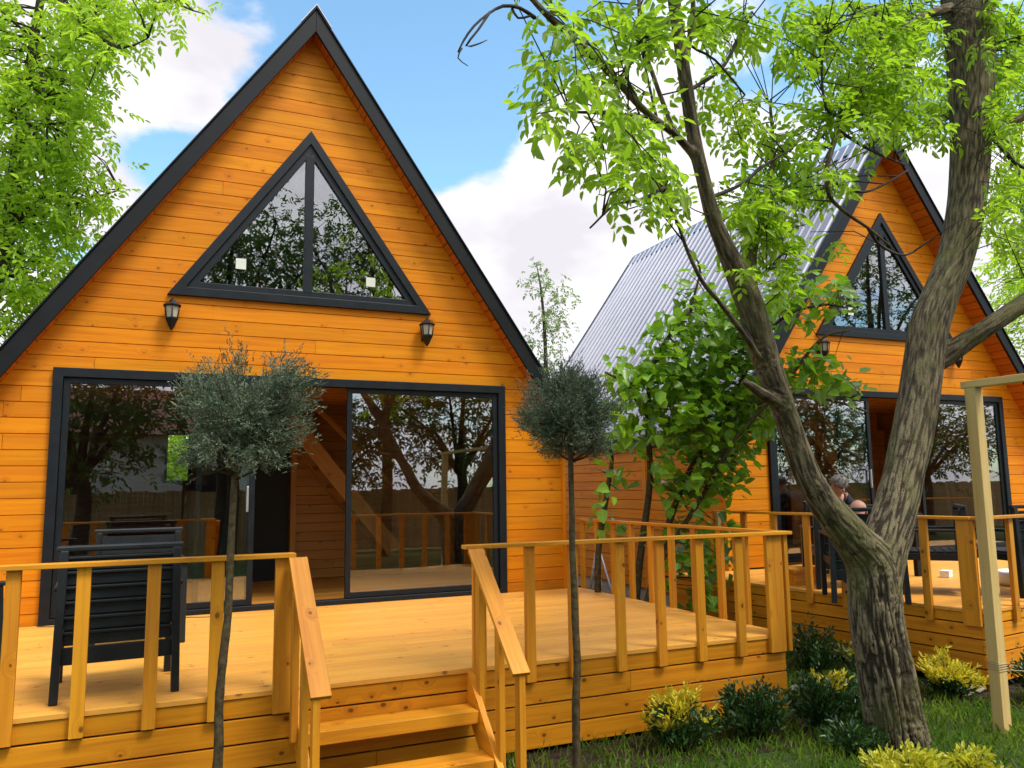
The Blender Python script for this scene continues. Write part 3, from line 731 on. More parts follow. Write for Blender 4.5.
# white things on the farther deck
m = MB(); ring = [(.10,0),(.225,.0),(.25,.03),(.255,.13),(.245,.15),(.225,.14),(.21,.05),(.0,.045)]
def lathe(mb, prof, seg=24, mi=0):
    b0 = len(mb.v)
    for r_, z in prof:
        for k in range(seg): a = 2*PI*k/seg; mb.v.append((r_*math.cos(a), r_*math.sin(a), z))
    for i in range(len(prof)-1):
        for k in range(seg): k2 = (k+1) % seg; mb.face([b0+i*seg+k, b0+i*seg+k2, b0+(i+1)*seg+k2, b0+(i+1)*seg+k], [(0,0)]*4, (0,0), mi, True)
    return mb
lathe(m, [(.001,.0)]+ring, 28); o = m.build('white_basin', WHITEP, None); o.location = (9.22, -2.72, D2Z+.001); tag(o, 'round white plastic basin on the farther deck at the right edge', 'basin')
m = MB(); m.bx(-.07,.07,-.05,.05,0,.065); m.bx(-.074,.074,-.054,.054,.066,.078); o = m.build('white_box', WHITEP, None, bevel=.008); o.location = (9.2, -1.82, D2Z+.001); o.rotation_euler = (0,0,.4)
tag(o, 'small white plastic box on the farther deck beside the corner post', 'box')

# ------------------------------------------------------------------ people on the farther deck
def skin_body(name, V, E, Rd, mat, parent, root=0, lev=2):
    me = bpy.data.meshes.new(name); me.from_pydata(V, E, []); me.materials.append(mat)
    o = bpy.data.objects.new(name, me); COL.objects.link(o); o.parent = parent
    md = o.modifiers.new('skin', 'SKIN'); md.use_smooth_shade = True
    for i, sv in enumerate(me.skin_vertices[0].data):
        r_ = Rd[i]; sv.radius = r_ if isinstance(r_, tuple) else (r_, r_); sv.use_root = (i == root)
    o.modifiers.new('sub', 'SUBSURF').levels = lev; o.modifiers['sub'].render_levels = lev
    return o
def ellipsoid(mb, c, r, seg=16, rings=10, rot=None, zmin=-1.0, front=None):
    b0 = len(mb.v); c = Vector(c); n = 0
    for i in range(rings+1):
        ph = -PI/2 + PI*i/rings
        for k in range(seg):
            a = 2*PI*k/seg; p = Vector((r[0]*math.cos(ph)*math.cos(a), r[1]*math.cos(ph)*math.sin(a), r[2]*max(zmin, math.sin(ph))))
            mb.v.append(tuple(c + (rot @ p if rot else p)))
    for i in range(rings):
        for k in range(seg): k2 = (k+1) % seg; mb.face([b0+i*seg+k, b0+i*seg+k2, b0+(i+1)*seg+k2, b0+(i+1)*seg+k], [(0,0)]*4, (0,0), 0, True)
    return mb
def person(label, loc, rz, shirt, lean, tilt, hair, scale=1.0, head_drop=0.0):
    """seated, faces local +Y; lean = forward shift of the shoulders, tilt = how far the head looks down"""
    r = thing('person', label, 'person', loc, rz); r.scale = (scale,)*3
    hip = Vector((0, 0, .50)); mid = Vector((0, .30*lean, .70)); chest = Vector((0, .75*lean, .90-.06*lean)); nk = Vector((0, 1.05*lean, 1.06-.16*lean-head_drop)); 
    hd = nk + Vector((0, .05+.09*tilt, .115-.03*tilt)); 
    V = [hip, mid, chest, nk, hd - Vector((0,.01,.03)), hd + Vector((0,0,.06))]; E = [(0,1),(1,2),(2,3),(3,4),(4,5)]; Rd = [(.16,.12),(.155,.115),(.175,.12),(.055,.055),(.080,.090),(.075,.085)]
    for sx in (-1, 1):
        b = len(V)
        sh = chest + Vector((sx*.17, 0, .06)); el = chest + Vector((sx*.25, .16, -.20)); wr = Vector((sx*.10, el.y+.24, el.z+.06)); hn = wr + Vector((-sx*.06, .06, 0.0))
        V += [sh, el, wr, hn]; E += [(2, b), (b, b+1), (b+1, b+2), (b+2, b+3)]; Rd += [.062, .045, .032, (.04,.022)]
        # fingers
        for k in range(4):
            q = len(V); V += [hn + Vector((-sx*(.045+.012*k), .035-.012*k, .0)), hn + Vector((-sx*(.075+.010*k), .03-.016*k, -.018))]; E += [(b+3, q), (q, q+1)]; Rd += [.0095, .0075]
        q = len(V); V += [hn + Vector((-sx*.012, -.035, .012)), hn + Vector((-sx*.045, -.045, .008))]; E += [(b+3, q), (q, q+1)]; Rd += [.011, .0085]
        q = len(V); hp = Vector((sx*.10, .04, .49)); kn = Vector((sx*.13, .46, .50)); an = Vector((sx*.13, .42, .07)); ft = Vector((sx*.14, .58, .035))
        V += [hp, kn, an, ft]; E += [(0, q), (q, q+1), (q+1, q+2), (q+2, q+3)]; Rd += [.095, .062, .042, (.04,.03)]
    skin_body('body', [tuple(v) for v in V], E, Rd, SKIN_M, r)
    # clothes: same joints, a little larger, without the hands and head
    tv = [hip, mid, chest, chest.lerp(nk, .75)]; te = [(0,1),(1,2),(2,3)]; tr = [(.172,.132),(.17,.13),(.19,.135),(.075,.072)]
    for sx in (-1, 1):
        b = len(tv); sh = chest + Vector((sx*.17, 0, .06)); el = chest + Vector((sx*.25, .16, -.20)); wr = Vector((sx*.11, el.y+.22, el.z+.055))
        tv += [sh, el, wr]; te += [(2, b), (b, b+1), (b+1, b+2)]; tr += [.078, .058, .044]
    skin_body('jacket', [tuple(v) for v in tv], te, tr, shirt, r)
    lv = [Vector((0, 0, .50))]; le = []; lr = [(.178,.135)]
    for sx in (-1, 1):
        b = len(lv); lv += [Vector((sx*.10, .04, .49)), Vector((sx*.13, .46, .50)), Vector((sx*.13, .425, .12))]; le += [(0, b), (b, b+1), (b+1, b+2)]; lr += [.108, .076, .058]
    skin_body('trousers', [tuple(v) for v in lv], le, lr, TROUS, r)
    for sx in (-1, 1):
        m = MB(); ellipsoid(m, (sx*.138, .52, .042), (.052, .125, .046), 12, 8, None, -.8); m.build('shoe', PLASTB, r)
    rot = Matrix.Rotation(-tilt, 3, 'X'); c = hd + Vector((0, .005, .03))
    m = MB(); ellipsoid(m, c + rot @ Vector((0, .115, -.012)), (.014, .02, .026), 8, 6, rot); 
    for sx in (-1, 1): ellipsoid(m, c + rot @ Vector((sx*.094, 0, -.01)), (.012, .022, .034), 8, 6, rot)
    m.build('nose_and_ears', SKIN_M, r)
    m = MB()
    for sx in (-1, 1): ellipsoid(m, c + rot @ Vector((sx*.034, .098, .018)), (.013, .008, .008), 8, 6, rot)
    m.build('eyes', EYES, r)
    m = MB(); ellipsoid(m, c + rot @ Vector((0, .100, -.058)), (.026, .009, .008), 8, 6, rot); m.build('mouth', LIPS, r)
    if hair:
        m = MB(); ellipsoid(m, c + rot @ Vector((0, -.016, .022)), (.104, .116, .108), 20, 12, rot, -.25)
        for i in range(260):
            a = random.uniform(0, 2*PI); ph = random.uniform(-.1, 1.5); d = Vector((math.cos(ph)*math.cos(a), math.cos(ph)*math.sin(a), math.sin(ph)))
            p = Vector((0, -.016, .022)) + Vector((d.x*.102, d.y*.114, d.z*.106)); t = p + d*.012 + Vector((0, random.uniform(-.02,.03), -.004)); 
            m.tube([tuple(c + rot @ p), tuple(c + rot @ t)], [.006, .001], 4)
        m.build('hair', HAIR, r)
    else:
        m = MB(); ellipsoid(m, c + rot @ Vector((0, -.005, .030)), (.094, .108, .096), 20, 12, rot); m.build('scalp', SKIN_M, r)
    return r
_q = at(835, 494, Y=-.55)
person('grey-haired person in a dark jacket, head bowed, seated at the dark table', (_q.x+.10, -.30, D2Z-.005), PI-.30, CLOTH, .25, .55, True, .97, .05)
person('bald person seated low at the table, head top above the chair rail', (CH4[0]-.02, CH4[1]-.05, D2Z-.005), -.65, CLOTH2, .10, .25, False, .78, .125)
m = MB(); m.bx(-.10,.10,-.07,.07,0,.003); m.bx(-.03,.03,-.03,.03,.004,.075); o = m.build('white_cup', WHITEP, None, bevel=.006); o.location = (8.28, -1.10, D2Z+.729); tag(o, 'small white cup on a napkin beside the grey-haired person', 'cup')

# ------------------------------------------------------------------ pale pergola post, cords, small things
pg = thing('pergola', 'pale unpainted timber post carrying a beam, beside the forked tree', 'pergola', (6.393, -4.363, GZ))
m = MB(); m.bx(-.042,.042,-.042,.042, 0, 2.44); m.build('post', PALE, pg, bevel=.004)
m = MB(); m.bx(-.055,.055,-3.155,-3.045, 0, 2.44); m.build('post', PALE, pg, bevel=.004)
m = MB(); m.bx(-.042,.042,-3.3,.07, 2.441, 2.495); m.build('beam', PALE, pg, bevel=.004)
cd_ = MB()
for k in range(4): 
    z = GZ+.425+k*.016
    cd_.tube([(6.393+sx*.045, -4.363+sy*.045, z+.004*j) for j, (sx, sy) in enumerate(((-1,-1),(1,-1),(1,1),(-1,1),(-1,-1)))], .0022, 5)
cd_.tube([(6.438,-4.408,GZ+.43),(6.9,-4.45,GZ+.37),(7.5,-4.5,GZ+.36),(8.4,-4.6,GZ+.42)], .0035, 5)
tag(cd_.build('cord', CORD), 'thin grey cord knotted round the pale post and stretched right', 'cord')
m = MB(); m.box((0,0,.5), (.045,.045,1.0), None); m.bx(-.03,.03,-.03,.03,1.0,1.02); o = m.build('stake', PALE, None, bevel=.003)
o.location = (6.74, -.9, GZ+.45); o.scale = (1,1,1.02); tag(o, 'thin pale wooden stake behind the corner of the near deck', 'stake')
o.location.z = GZ; o.scale.z = 1.42
tr = thing('folding_trestle', 'folded grey tube trestle leaning behind the near deck railing', 'trestle', (5.88, .30, GZ))
for (a, b) in (((-.1,-.25,0),(-.02,.0,1.0)), ((-.1,.25,0),(-.02,.04,1.0)), ((.18,-.22,0),(.0,.0,.98)), ((.18,.22,0),(.0,.04,.98))):
    m = MB(); m.tube([a, b], .014, 8); m.build('leg', METAL, tr)
for (a, b) in (((-.07,-.17,.33),(-.07,.17,.33)), ((.1,-.14,.45),(.1,.16,.45)), ((-.04,-.06,.75),(-.04,.10,.75))):
    m = MB(); m.tube([a, b], .011, 8); m.build('crossbar', METAL, tr)
m = MB(); pts = [(.0,-.10,.006),(.25,-.22,.006),(.48,-.14,.006),(.78,-.28,.006),(1.05,-.12,.006),(1.35,-.25,.006),(1.58,-.30,.006)]; m.tube(pts, .004, 5)
tag(m.build('cable', CABLE), 'thin brown cable lying on the near deck below the door', 'cable')
def rock(name, loc, r, label, seed):
    bm = bmesh.new(); bmesh.ops.create_icosphere(bm, subdivisions=3, radius=1)
    for v in bm.verts:
        k = 1 + .28*mnoise.noise(v.co*1.6 + Vector((seed*7,0,0))) + .1*mnoise.noise(v.co*4); v.co = Vector((v.co.x*r[0]*k, v.co.y*r[1]*k, v.co.z*r[2]*k))
    me = bpy.data.meshes.new(name); bm.to_mesh(me); bm.free(); me.materials.append(STONE); o = bpy.data.objects.new(name, me); COL.objects.link(o); o.location = loc
    return tag(o, label, 'stone')
rock('stone', (5.36,-3.62,GZ+.02), (.10,.07,.06), 'grey stone between two shrubs at the near deck corner', 1)
rock('stone', (7.15,-3.52,GZ+.02), (.20,.09,.05), 'long low stone beside the yellow shrub at the farther deck', 2)
rock('stone', (5.95,-2.9,GZ+.02), (.09,.08,.05), 'small stone in the gap between the two decks', 3)

# ------------------------------------------------------------------ trees
def smooth_path(pts, rad, step=.06):
    """Catmull-Rom through 3-D points"""
    pts = [Vector(p) for p in pts]; P = [pts[0]*2-pts[1]] + pts + [pts[-1]*2-pts[-2]]; R = [rad[0]] + list(rad) + [rad[-1]]
    op, orr = [], []
    for i in range(1, len(P)-2):
        n = max(2, int((P[i+1]-P[i]).length/step))
        for k in range(n):
            t = k/n; t2, t3 = t*t, t*t*t
            op.append(.5*((2*P[i]) + (P[i+1]-P[i-1])*t + (2*P[i-1]-5*P[i]+4*P[i+1]-P[i+2])*t2 + (3*P[i]-P[i-1]-3*P[i+1]+P[i+2])*t3)); orr.append(R[i]*(1-t)+R[i+1]*t)
    op.append(P[-2]); orr.append(R[-2]); return op, orr
tree = thing('forked_tree', 'old rough-barked forked tree with fresh green leaves in front of the farther cabin', 'tree', (0,0,0))
TY = -4.25
def path_px(lst):    # (u, v, Y, width in px)
    pts, rad = [], []
    for (u, v, Y, wpx) in lst:
        p = at(u, v, Y=Y); pts.append(p); rad.append(.93*wpx/2*((p-CAM).dot(CF))/FPX)
    return pts, rad
limbs = [
    [(902,775,-4.25,76),(899,745,-4.25,67),(893,713,-4.25,61),(887,680,-4.25,59),(881,647,-4.25,57),(876,613,-4.25,55),(874,580,-4.25,56),(866,556,-4.25,50),(848,533,-4.27,42),(829,510,-4.29,36),(809,478,-4.32,30),(796,445,-4.34,28),(785,413,-4.37,27.5),(774,382,-4.4,30),(763,350,-4.43,32),(755,320,-4.46,31),(744,289,-4.48,31),(732,262,-4.5,25),(722,240,-4.52,21),(713,217,-4.54,19),(703,178,-4.58,17.5),(694,139,-4.6,17.5),(687,92,-4.64,17),(680,44,-4.68,16),(674,0,-4.7,16),(666,-60,-4.75,14),(652,-170,-4.85,9)],
    [(876,598,-4.25,48),(880,565,-4.24,50),(888,535,-4.22,50),(896,508,-4.2,46),(902,480,-4.18,42),(909,452,-4.15,44),(915,420,-4.12,44),(920,389,-4.1,43),(925,352,-4.06,42),(930,323,-4.03,42),(943,289,-4.0,38),(956,256,-3.96,38),(967,200,-3.9,40),(971,133,-3.85,42),(971,67,-3.82,49),(967,0,-3.78,52),(960,-60,-3.7,48),(945,-190,-3.6,36)],
    [(926,368,-4.05,24),(943,357,-4.1,26),(965,342,-4.2,23),(985,329,-4.3,21),(1024,303,-4.42,21),(1070,275,-4.55,18),(1130,235,-4.7,13)],
    [(697,160,-4.58,11),(686,146,-4.62,11),(672,132,-4.68,10),(645,111,-4.8,9.5),(604,67,-4.95,10),(566,32,-5.05,10),(545,13,-5.1,9),(528,-6,-5.15,8)],
    [(700,172,-4.55,9),(689,150,-4.52,8),(674,130,-4.48,7),(663,103,-4.42,6.5),(652,72,-4.38,6.5),(645,50,-4.36,6.5),(639,0,-4.3,6),(634,-40,-4.25,5)],
    [(950,8,-3.8,13),(925,16,-3.9,11),(903,32,-4.0,10),(888,58,-4.1,9.5),(868,90,-4.2,8.5),(846,116,-4.3,8),(833,145,-4.35,7.5),(827,170,-4.4,7),(829,195,-4.4,6),(845,212,-4.4,5),(868,228,-4.4,4.5),(890,246,-4.4,3.5)],
    [(780,404,-4.39,18),(767,397,-4.44,15),(754,388,-4.50,12),(744,381,-4.54,9)],
    [(758,322,-4.44,20),(750,290,-4.38,20),(751,256,-4.32,15),(759,225,-4.28,10),(769,193,-4.25,8),(773,150,-4.2,6),(770,100,-4.2,4)],
    [(762,362,-4.44,8),(742,332,-4.6,8),(720,303,-4.7,7),(702,281,-4.8,6.5),(688,252,-4.85,6),(678,225,-4.9,5),(663,190,-4.95,4)],
    [(975,140,-3.85,14),(998,128,-3.95,11),(1026,116,-4.05,10),(1080,95,-4.2,8)],
    [(686,60,-4.66,9),(690,36,-4.68,8),(693,10,-4.7,7),(692,-25,-4.72,6)],
]
tv = MB()
skel = []; axis_p, axis_t, axis_a, axis_l = [], [], [], []
for i, lb in enumerate(limbs):
    pts, rad = path_px(lb); op, orr = smooth_path(pts, rad, .05)
    if i == 0: 
        op = [op[0]-Vector((0,0,.18))] + op; orr = [orr[0]*1.12] + orr
    orr = [r_ - min(.006, r_*.15) for r_ in orr]; tv.tube(op, orr, 18, smooth=True)
    acl = i*3.7; ref = Vector((1, 0, 0))
    for k in range(len(op)):
        t_ = (op[min(k+1, len(op)-1)] - op[max(k-1, 0)]).normalized(); ref = (ref - t_*ref.dot(t_)).normalized()
        if k: acl += (op[k]-op[k-1]).length
        axis_p.append(tuple(op[k])); axis_t.append(tuple(t_)); axis_a.append(tuple(ref)); axis_l.append(acl)
    for p, r_ in zip(op, orr):
        if p.z > 1.6: skel.append((p, r_))
# join the limbs into one skin of bark
tmp = tv.build('trunk', BARK, None, recalc=True)
rm = tmp.modifiers.new('rm', 'REMESH'); rm.mode = 'VOXEL'; rm.voxel_size = .0095
smd = tmp.modifiers.new('sm', 'SMOOTH'); smd.iterations = 5; smd.factor = .5
dg = bpy.context.evaluated_depsgraph_get(); ev = tmp.evaluated_get(dg); me = bpy.data.meshes.new_from_object(ev)
bpy.data.objects.remove(tmp)
nv = len(me.vertices); co = np.empty(nv*3); me.vertices.foreach_get('co', co); co = co.reshape(-1, 3)
nr_ = np.empty(nv*3); me.vertex_normals.foreach_get('vector', nr_); nr_ = nr_.reshape(-1, 3)
fur = np.zeros(nv)
SKP = np.array(axis_p); SKT = np.array(axis_t); SKA = np.array(axis_a); SKL = np.array(axis_l)
near = np.concatenate([((co[i:i+4000, None, :]-SKP[None])**2).sum(2).argmin(1) for i in range(0, nv, 4000)])
dv = co - SKP[near]; al = (dv*SKT[near]).sum(1); LL = SKL[near] + al; dv = dv - SKT[near]*al[:, None]
BB = np.cross(SKT[near], SKA[near]); PA = (dv*SKA[near]).sum(1); PB = (dv*BB).sum(1)
for i in range(nv):
    x, y, z = co[i]; pa, pb, l = PA[i], PB[i], LL[i]
    low = min(1., max(0., (2.3 - z)/1.7)); deep = min(1., max(0., (.9 - z)/.9))
    wob = mnoise.noise(Vector((x*3, y*3, z*2.6)))*.55 + mnoise.noise(Vector((x*9, y*9, z*7)))*.22
    n_ = mnoise.noise(Vector((pa*27 + wob, pb*27 + wob, l*2.1)))
    n2_ = mnoise.noise(Vector((pa*75, pb*75, l*9)))
    br = mnoise.noise(Vector((pa*9, pb*9, l*17)))
    n3_ = mnoise.noise(Vector((pa*58 + wob*2, pb*58 + wob*2, l*5.2 + 7))); f_ = max(0., min(1., min(abs(n_)*3.6, .25 + abs(n3_)*3.2) + .22*n2_ - max(0., br-.40)*1.8))
    fur[i] = f_*low + (1-low)*(.52 + .45*n2_)
    dsp = (f_-.7)*(.007 + .019*deep)*low + n2_*(.0015 + .0025*low) + mnoise.noise(Vector((x*6, y*6, z*4)))*.008*low
    co[i] += nr_[i]*dsp
me.vertices.foreach_set('co', co.ravel())
att = me.attributes.new('furrow', 'FLOAT', 'POINT'); att.data.foreach_set('value', fur)
me.polygons.foreach_set('use_smooth', [True]*len(me.polygons)); me.materials.clear(); me.materials.append(BARK)
tk = bpy.data.objects.new('trunk', me); COL.objects.link(tk); tk.parent = tree
# thin branches
thin = [
    [(535,18,-5.06,8),(520,8,-5.1,6),(503,6,-5.12,6),(488,14,-5.15,5),(474,26,-5.2,4.5),(464,40,-5.2,4),(458,52,-5.2,2.5)],
    [(490,12,-5.15,5),(478,30,-5.2,4),(466,46,-5.2,4),(478,44,-5.18,3),(487,40,-5.16,1.5)],
    [(512,8,-5.1,5),(518,18,-5.1,4),(530,16,-5.08,4)],
    [(462,48,-5.2,3),(458,58,-5.2,2.5),(468,66,-5.2,1.5)],
    [(640,98,-4.8,5),(625,70,-4.85,4),(640,42,-4.9,3.5),(668,22,-4.9,2.5)],
    [(655,112,-4.75,3.5),(648,80,-4.7,3),(640,40,-4.7,2.5),(638,5,-4.7,2)],
    [(680,122,-4.68,4),(650,118,-4.8,3.5),(610,114,-4.95,3),(570,112,-5.1,2.5)],
    [(672,30,-4.6,4),(690,45,-4.6,3),(715,60,-4.6,2.5),(745,95,-4.6,2)],
    [(720,195,-4.55,5),(740,185,-4.5,4),(765,165,-4.5,3),(790,150,-4.5,2)],
    [(690,88,-4.65,5),(720,70,-4.55,4),(735,45,-4.5,3.5),(752,12,-4.45,3)],
    [(668,170,-4.9,5),(664,188,-4.95,5),(640,200,-5.0,4),(615,205,-5.05,3),(590,228,-5.1,2)],
    [(830,158,-4.36,5),(842,120,-4.3,4),(826,108,-4.4,3),(822,60,-4.4,2.5),(832,20,-4.4,2)],
    [(838,130,-4.32,4),(870,150,-4.3,3),(905,165,-4.3,2)],
    [(865,228,-4.4,4),(880,245,-4.35,3),(905,255,-4.3,2.5),(930,240,-4.3,1.5)],
    [(836,182,-4.4,4),(860,192,-4.4,3),(885,184,-4.4,2.5),(908,170,-4.4,1.5)],
    [(985,132,-3.92,6),(1000,145,-4.0,5),(1015,163,-4.05,4),(1030,170,-4.1,3)],
    [(975,60,-3.85,6),(1000,48,-3.9,5),(1030,30,-4.0,4)],
    [(960,-20,-3.7,8),(920,-10,-3.6,6),(880,10,-3.5,5),(850,5,-3.4,4)],
    [(880,70,-4.12,5),(880,40,-4.1,4),(876,5,-4.1,3)],
    [(755,345,-4.5,6),(740,310,-4.4,5),(735,270,-4.3,4),(728,240,-4.2,3)],
    [(748,290,-4.5,5),(770,268,-4.4,4),(785,250,-4.35,3)],
]
tw = MB()
for ib, lb in enumerate(thin):
    pts, rad = path_px(lb)
    q0 = np.array([tuple(p) for p, _ in skel]); dd = ((q0-np.array(pts[0]))**2).sum(1); jn = int(dd.argmin())
    if ib > 3 and dd[jn] < .6: pts[0] = Vector(q0[jn])
    op, orr = smooth_path(pts, rad, .05)
    if ib < 4: orr = [r_*.62 for r_ in orr]
    tw.tube(op, orr, 6)
    if ib > 3:
        for p, r_ in zip(op[2:], orr[2:]): skel.append((p, r_))
SK = np.array([tuple(p) for p, _ in skel])
# leaf sprays: ellipses measured in the photo, spread in depth about the limbs
ELL = [(572,18,40,18,4,-5.1),(548,78,22,26,4,-5.25),(592,96,42,28,6,-5.1),(540,104,12,14,2,-5.2),(615,136,38,22,6,-5.0),(575,146,14,10,2,-5.15),(625,182,30,14,4,-5.1),(655,178,26,26,6,-4.95),(640,48,36,40,5,-4.9),(604,6,55,12,4,-5.0),
       (655,150,25,40,6,-4.8),(728,110,28,55,14,-4.25),(748,205,36,40,19,-4.2),(782,215,40,30,15,-4.2),(765,258,32,26,10,-4.4),(725,18,40,20,13,-4.3),(790,135,40,40,16,-4.2),(800,20,40,18,14,-4.2),(815,190,30,25,9,-4.2),(660,20,40,22,8,-4.6),
       (850,18,60,22,34,-4.0),(885,65,48,34,36,-4.2),(905,105,40,32,34,-3.9),(850,110,45,22,22,-4.2),(915,30,35,35,30,-3.7),(935,95,14,30,12,-3.5),(805,60,22,30,8,-4.2),
       (1008,45,26,45,40,-3.8),(1010,110,22,30,26,-4.0),(1010,205,20,26,14,-4.2),(1016,240,14,16,5,-4.2),(1005,160,20,18,4,-4.2),
       (690,-70,230,40,36,-4.6),(950,-70,120,45,26,-3.8),(1100,80,60,140,26,-4.2),(870,-220,300,90,50,-4.2)]
cl_p = []; 
for (u, v, ru, rv, n, Y) in ELL:
    for _ in range(n):
        a = random.random()*2*PI; q = math.sqrt(random.random()); cl_p.append(tuple(at(u+ru*q*math.cos(a), v+rv*q*math.sin(a), Y=Y+random.uniform(-.5, .5))))
while len(cl_p) < 10000:          # rest of the crown, unseen; sprays added to shade trunk and limbs
    c = Vector((6.1+random.gauss(0,1.0), -5.9+random.gauss(0,.8), 5.3+random.gauss(0,.6))); d = c-CAM; z_ = d.dot(CF)
    u_ = 512+FPX*d.dot(CR)/max(z_, .1); v_ = 384-FPX*d.dot(CU)/max(z_, .1)
    if z_ < .6 or v_ < -60 or u_ > 1110: cl_p.append(tuple(c))
    n_up = globals().get('n_up', 0)+1
    if n_up > 50: break
cl_p = np.array(cl_p)
LP, LD = [], []
for p in cl_p:
    d2 = ((SK-p)**2).sum(1) ; o_ = np.argsort(d2)[:40]; j = o_[int(len(o_)*random.random()**1.5)]; s_ = SK[j]; v = p - s_; dl = np.linalg.norm(v)
    dirn = v/max(dl, .05)
    if dl > .95: s_ = p - dirn*.95
    midp = (s_+p)/2 + np.array([0, 0, .06*min(dl, 1.)]) + RNG.normal(size=3)*.04
    if dl > .08: tw.tube([tuple(s_), tuple(midp), tuple(p)], [.0055, .004, .0022], 4)
    k = 5
    ts = RNG.random(k)*.55 + .45
    for t in ts:
        b = s_*(1-t)**2 + 2*midp*t*(1-t) + p*t*t if dl < .6 else p - dirn*(1-t)*.5
        LP.append(b); LD.append(dirn*.7 + rand_dirs(1)[0]*.9)
tw.build('branches', TWIG, tree, recalc=False)
A = compound(np.array(LP), np.array(LD), 3, .15, .074, .034, .75)
leaves('crown', *A, LEAF, tree)

# background tree, upper left
def leafy_tree(name, label, cat, group, trunk_paths, centres, spread, per, ll, lw, mat, pairs=3, rl=.2, seed=1, bark=BARK2, twigs=True):
    t = thing(name, label, cat, (0,0,0), 0, group); mb = MB(); sk = []
    for pts, rad in trunk_paths:
        op, orr = smooth_path(pts, rad, .15); mb.tube(op, orr, 8); sk += [tuple(p) for p in op]
    SKl = np.array(sk); LPp, LDd = [], []
    for c in centres:
        c = np.asarray(c); d2 = ((SKl-c)**2).sum(1); s_ = SKl[d2.argmin()]; v = c-s_; dl = np.linalg.norm(v); dirn = v/max(dl, .05)
        if twigs and dl > .15: mb.tube([tuple(s_), tuple((s_+c)/2 + RNG.normal(size=3)*.06*dl + np.array([0,0,.08*dl])), tuple(c)], [.014, .009, .004], 4)
        q = c + RNG.normal(size=(per, 3))*spread; LPp.append(q); LDd.append(dirn*.5 + rand_dirs(per))
    mb.build('trunk', bark, t, recalc=False)
    A_ = compound(np.concatenate(LPp), np.concatenate(LDd), pairs, rl, ll, lw); leaves('crown', *A_, mat, t)
    return t
def px_cloud(ells, jit):
    o = []
    for (u, v, ru, rv, n, Y) in ells:
        for _ in range(n):
            a = random.random()*2*PI; q = math.sqrt(random.random()); o.append(tuple(at(u+ru*q*math.cos(a), v+rv*q*math.sin(a), Y=Y+random.uniform(-jit, jit))))
    return o
LT = [([at(-60,470,Y=3.6), at(-20,330,Y=3.6), at(8,230,Y=3.6), at(20,130,Y=3.5), at(34,40,Y=3.4), at(50,-60,Y=3.3), at(70,-200,Y=3.2)], [.16,.13,.10,.075,.055,.045,.02]),
      ([at(-10,170,Y=3.5), at(3,122,Y=3.2), at(47,124,Y=3.0), at(42,80,Y=3.0), at(36,40,Y=3.1)], [.05,.035,.03,.022,.015]),
      ([at(48,-60,Y=3.3), at(60,0,Y=2.5), at(90,30,Y=2.3), at(122,48,Y=2.1), at(148,38,Y=2.0)], [.05,.03,.026,.016,.008]),
      ([at(8,230,Y=3.6), at(45,195,Y=3.9), at(80,200,Y=4.1), at(120,190,Y=4.3)], [.05,.035,.02,.01]),
      ([at(60,-100,Y=3.2), at(150,-20,Y=2.2), at(180,5,Y=2.0), at(205,14,Y=1.9)], [.05,.025,.015,.006])]
LC = px_cloud([(40,40,60,60,56,3.2),(100,18,36,30,28,2.6),(145,-4,40,10,12,2.0),(108,34,22,12,8,2.2),(45,110,48,50,56,3.4),(20,180,46,60,54,3.6),(75,170,28,30,24,4.0),(92,200,24,20,12,4.2),(30,250,50,40,44,3.8),(15,310,32,35,24,3.9),(70,222,18,18,10,4.1),(84,108,18,22,8,3.0),
               (-60,150,60,200,40,3.6),(90,-60,140,50,30,2.8)], .8)
leafy_tree('leafy_tree', 'tall bright green tree behind the left slope of the near cabin', 'tree', 'trees behind the cabins', LT, LC, .17, 7, .112, .046, LEAFB, 3, .22)
# background tree on the right, behind the farther cabin
RT = [([Vector((19.5, 3.0, GZ)), Vector((19.2, 3.0, 2)), Vector((18.6, 2.8, 5)), Vector((18.2, 2.6, 8))], [.22,.18,.12,.04]),
      ([Vector((19.0, 3.0, 3)), Vector((18.0, 2.0, 4.5)), Vector((17.2, 1.4, 5.4))], [.08,.05,.02])]
RC = px_cloud([(1010,290,26,50,40,3.0),(1040,230,40,60,40,2.4),(1000,150,30,50,14,3.0),(1050,330,30,60,50,3.0),(985,90,30,60,12,3.4)], 1.0)
leafy_tree('leafy_tree', 'pale green tree behind the right slope of the farther cabin', 'tree', 'trees behind the cabins', RT, RC, .28, 6, .14, .055, LEAFB, 3, .28)
# thin poplar between the cabins
PT = [([Vector((10.05, 10, GZ)), at(547,420,Y=10), at(545,340,Y=10), at(541,290,Y=10), at(536,262,Y=10)], [.10,.07,.05,.03,.008])]
PC = px_cloud([(545,340,14,30,30,10),(548,300,22,22,20,10),(538,278,12,16,10,10),(560,300,8,10,4,10),(547,380,18,30,26,10),(562,325,8,8,4,10)], .4)
leafy_tree('poplar_tree', 'slender pale sapling in the gap between the two roofs', 'tree', None, PT, PC, .16, 5, .085, .05, POPL, 2, .16, 1, BARK2, False)
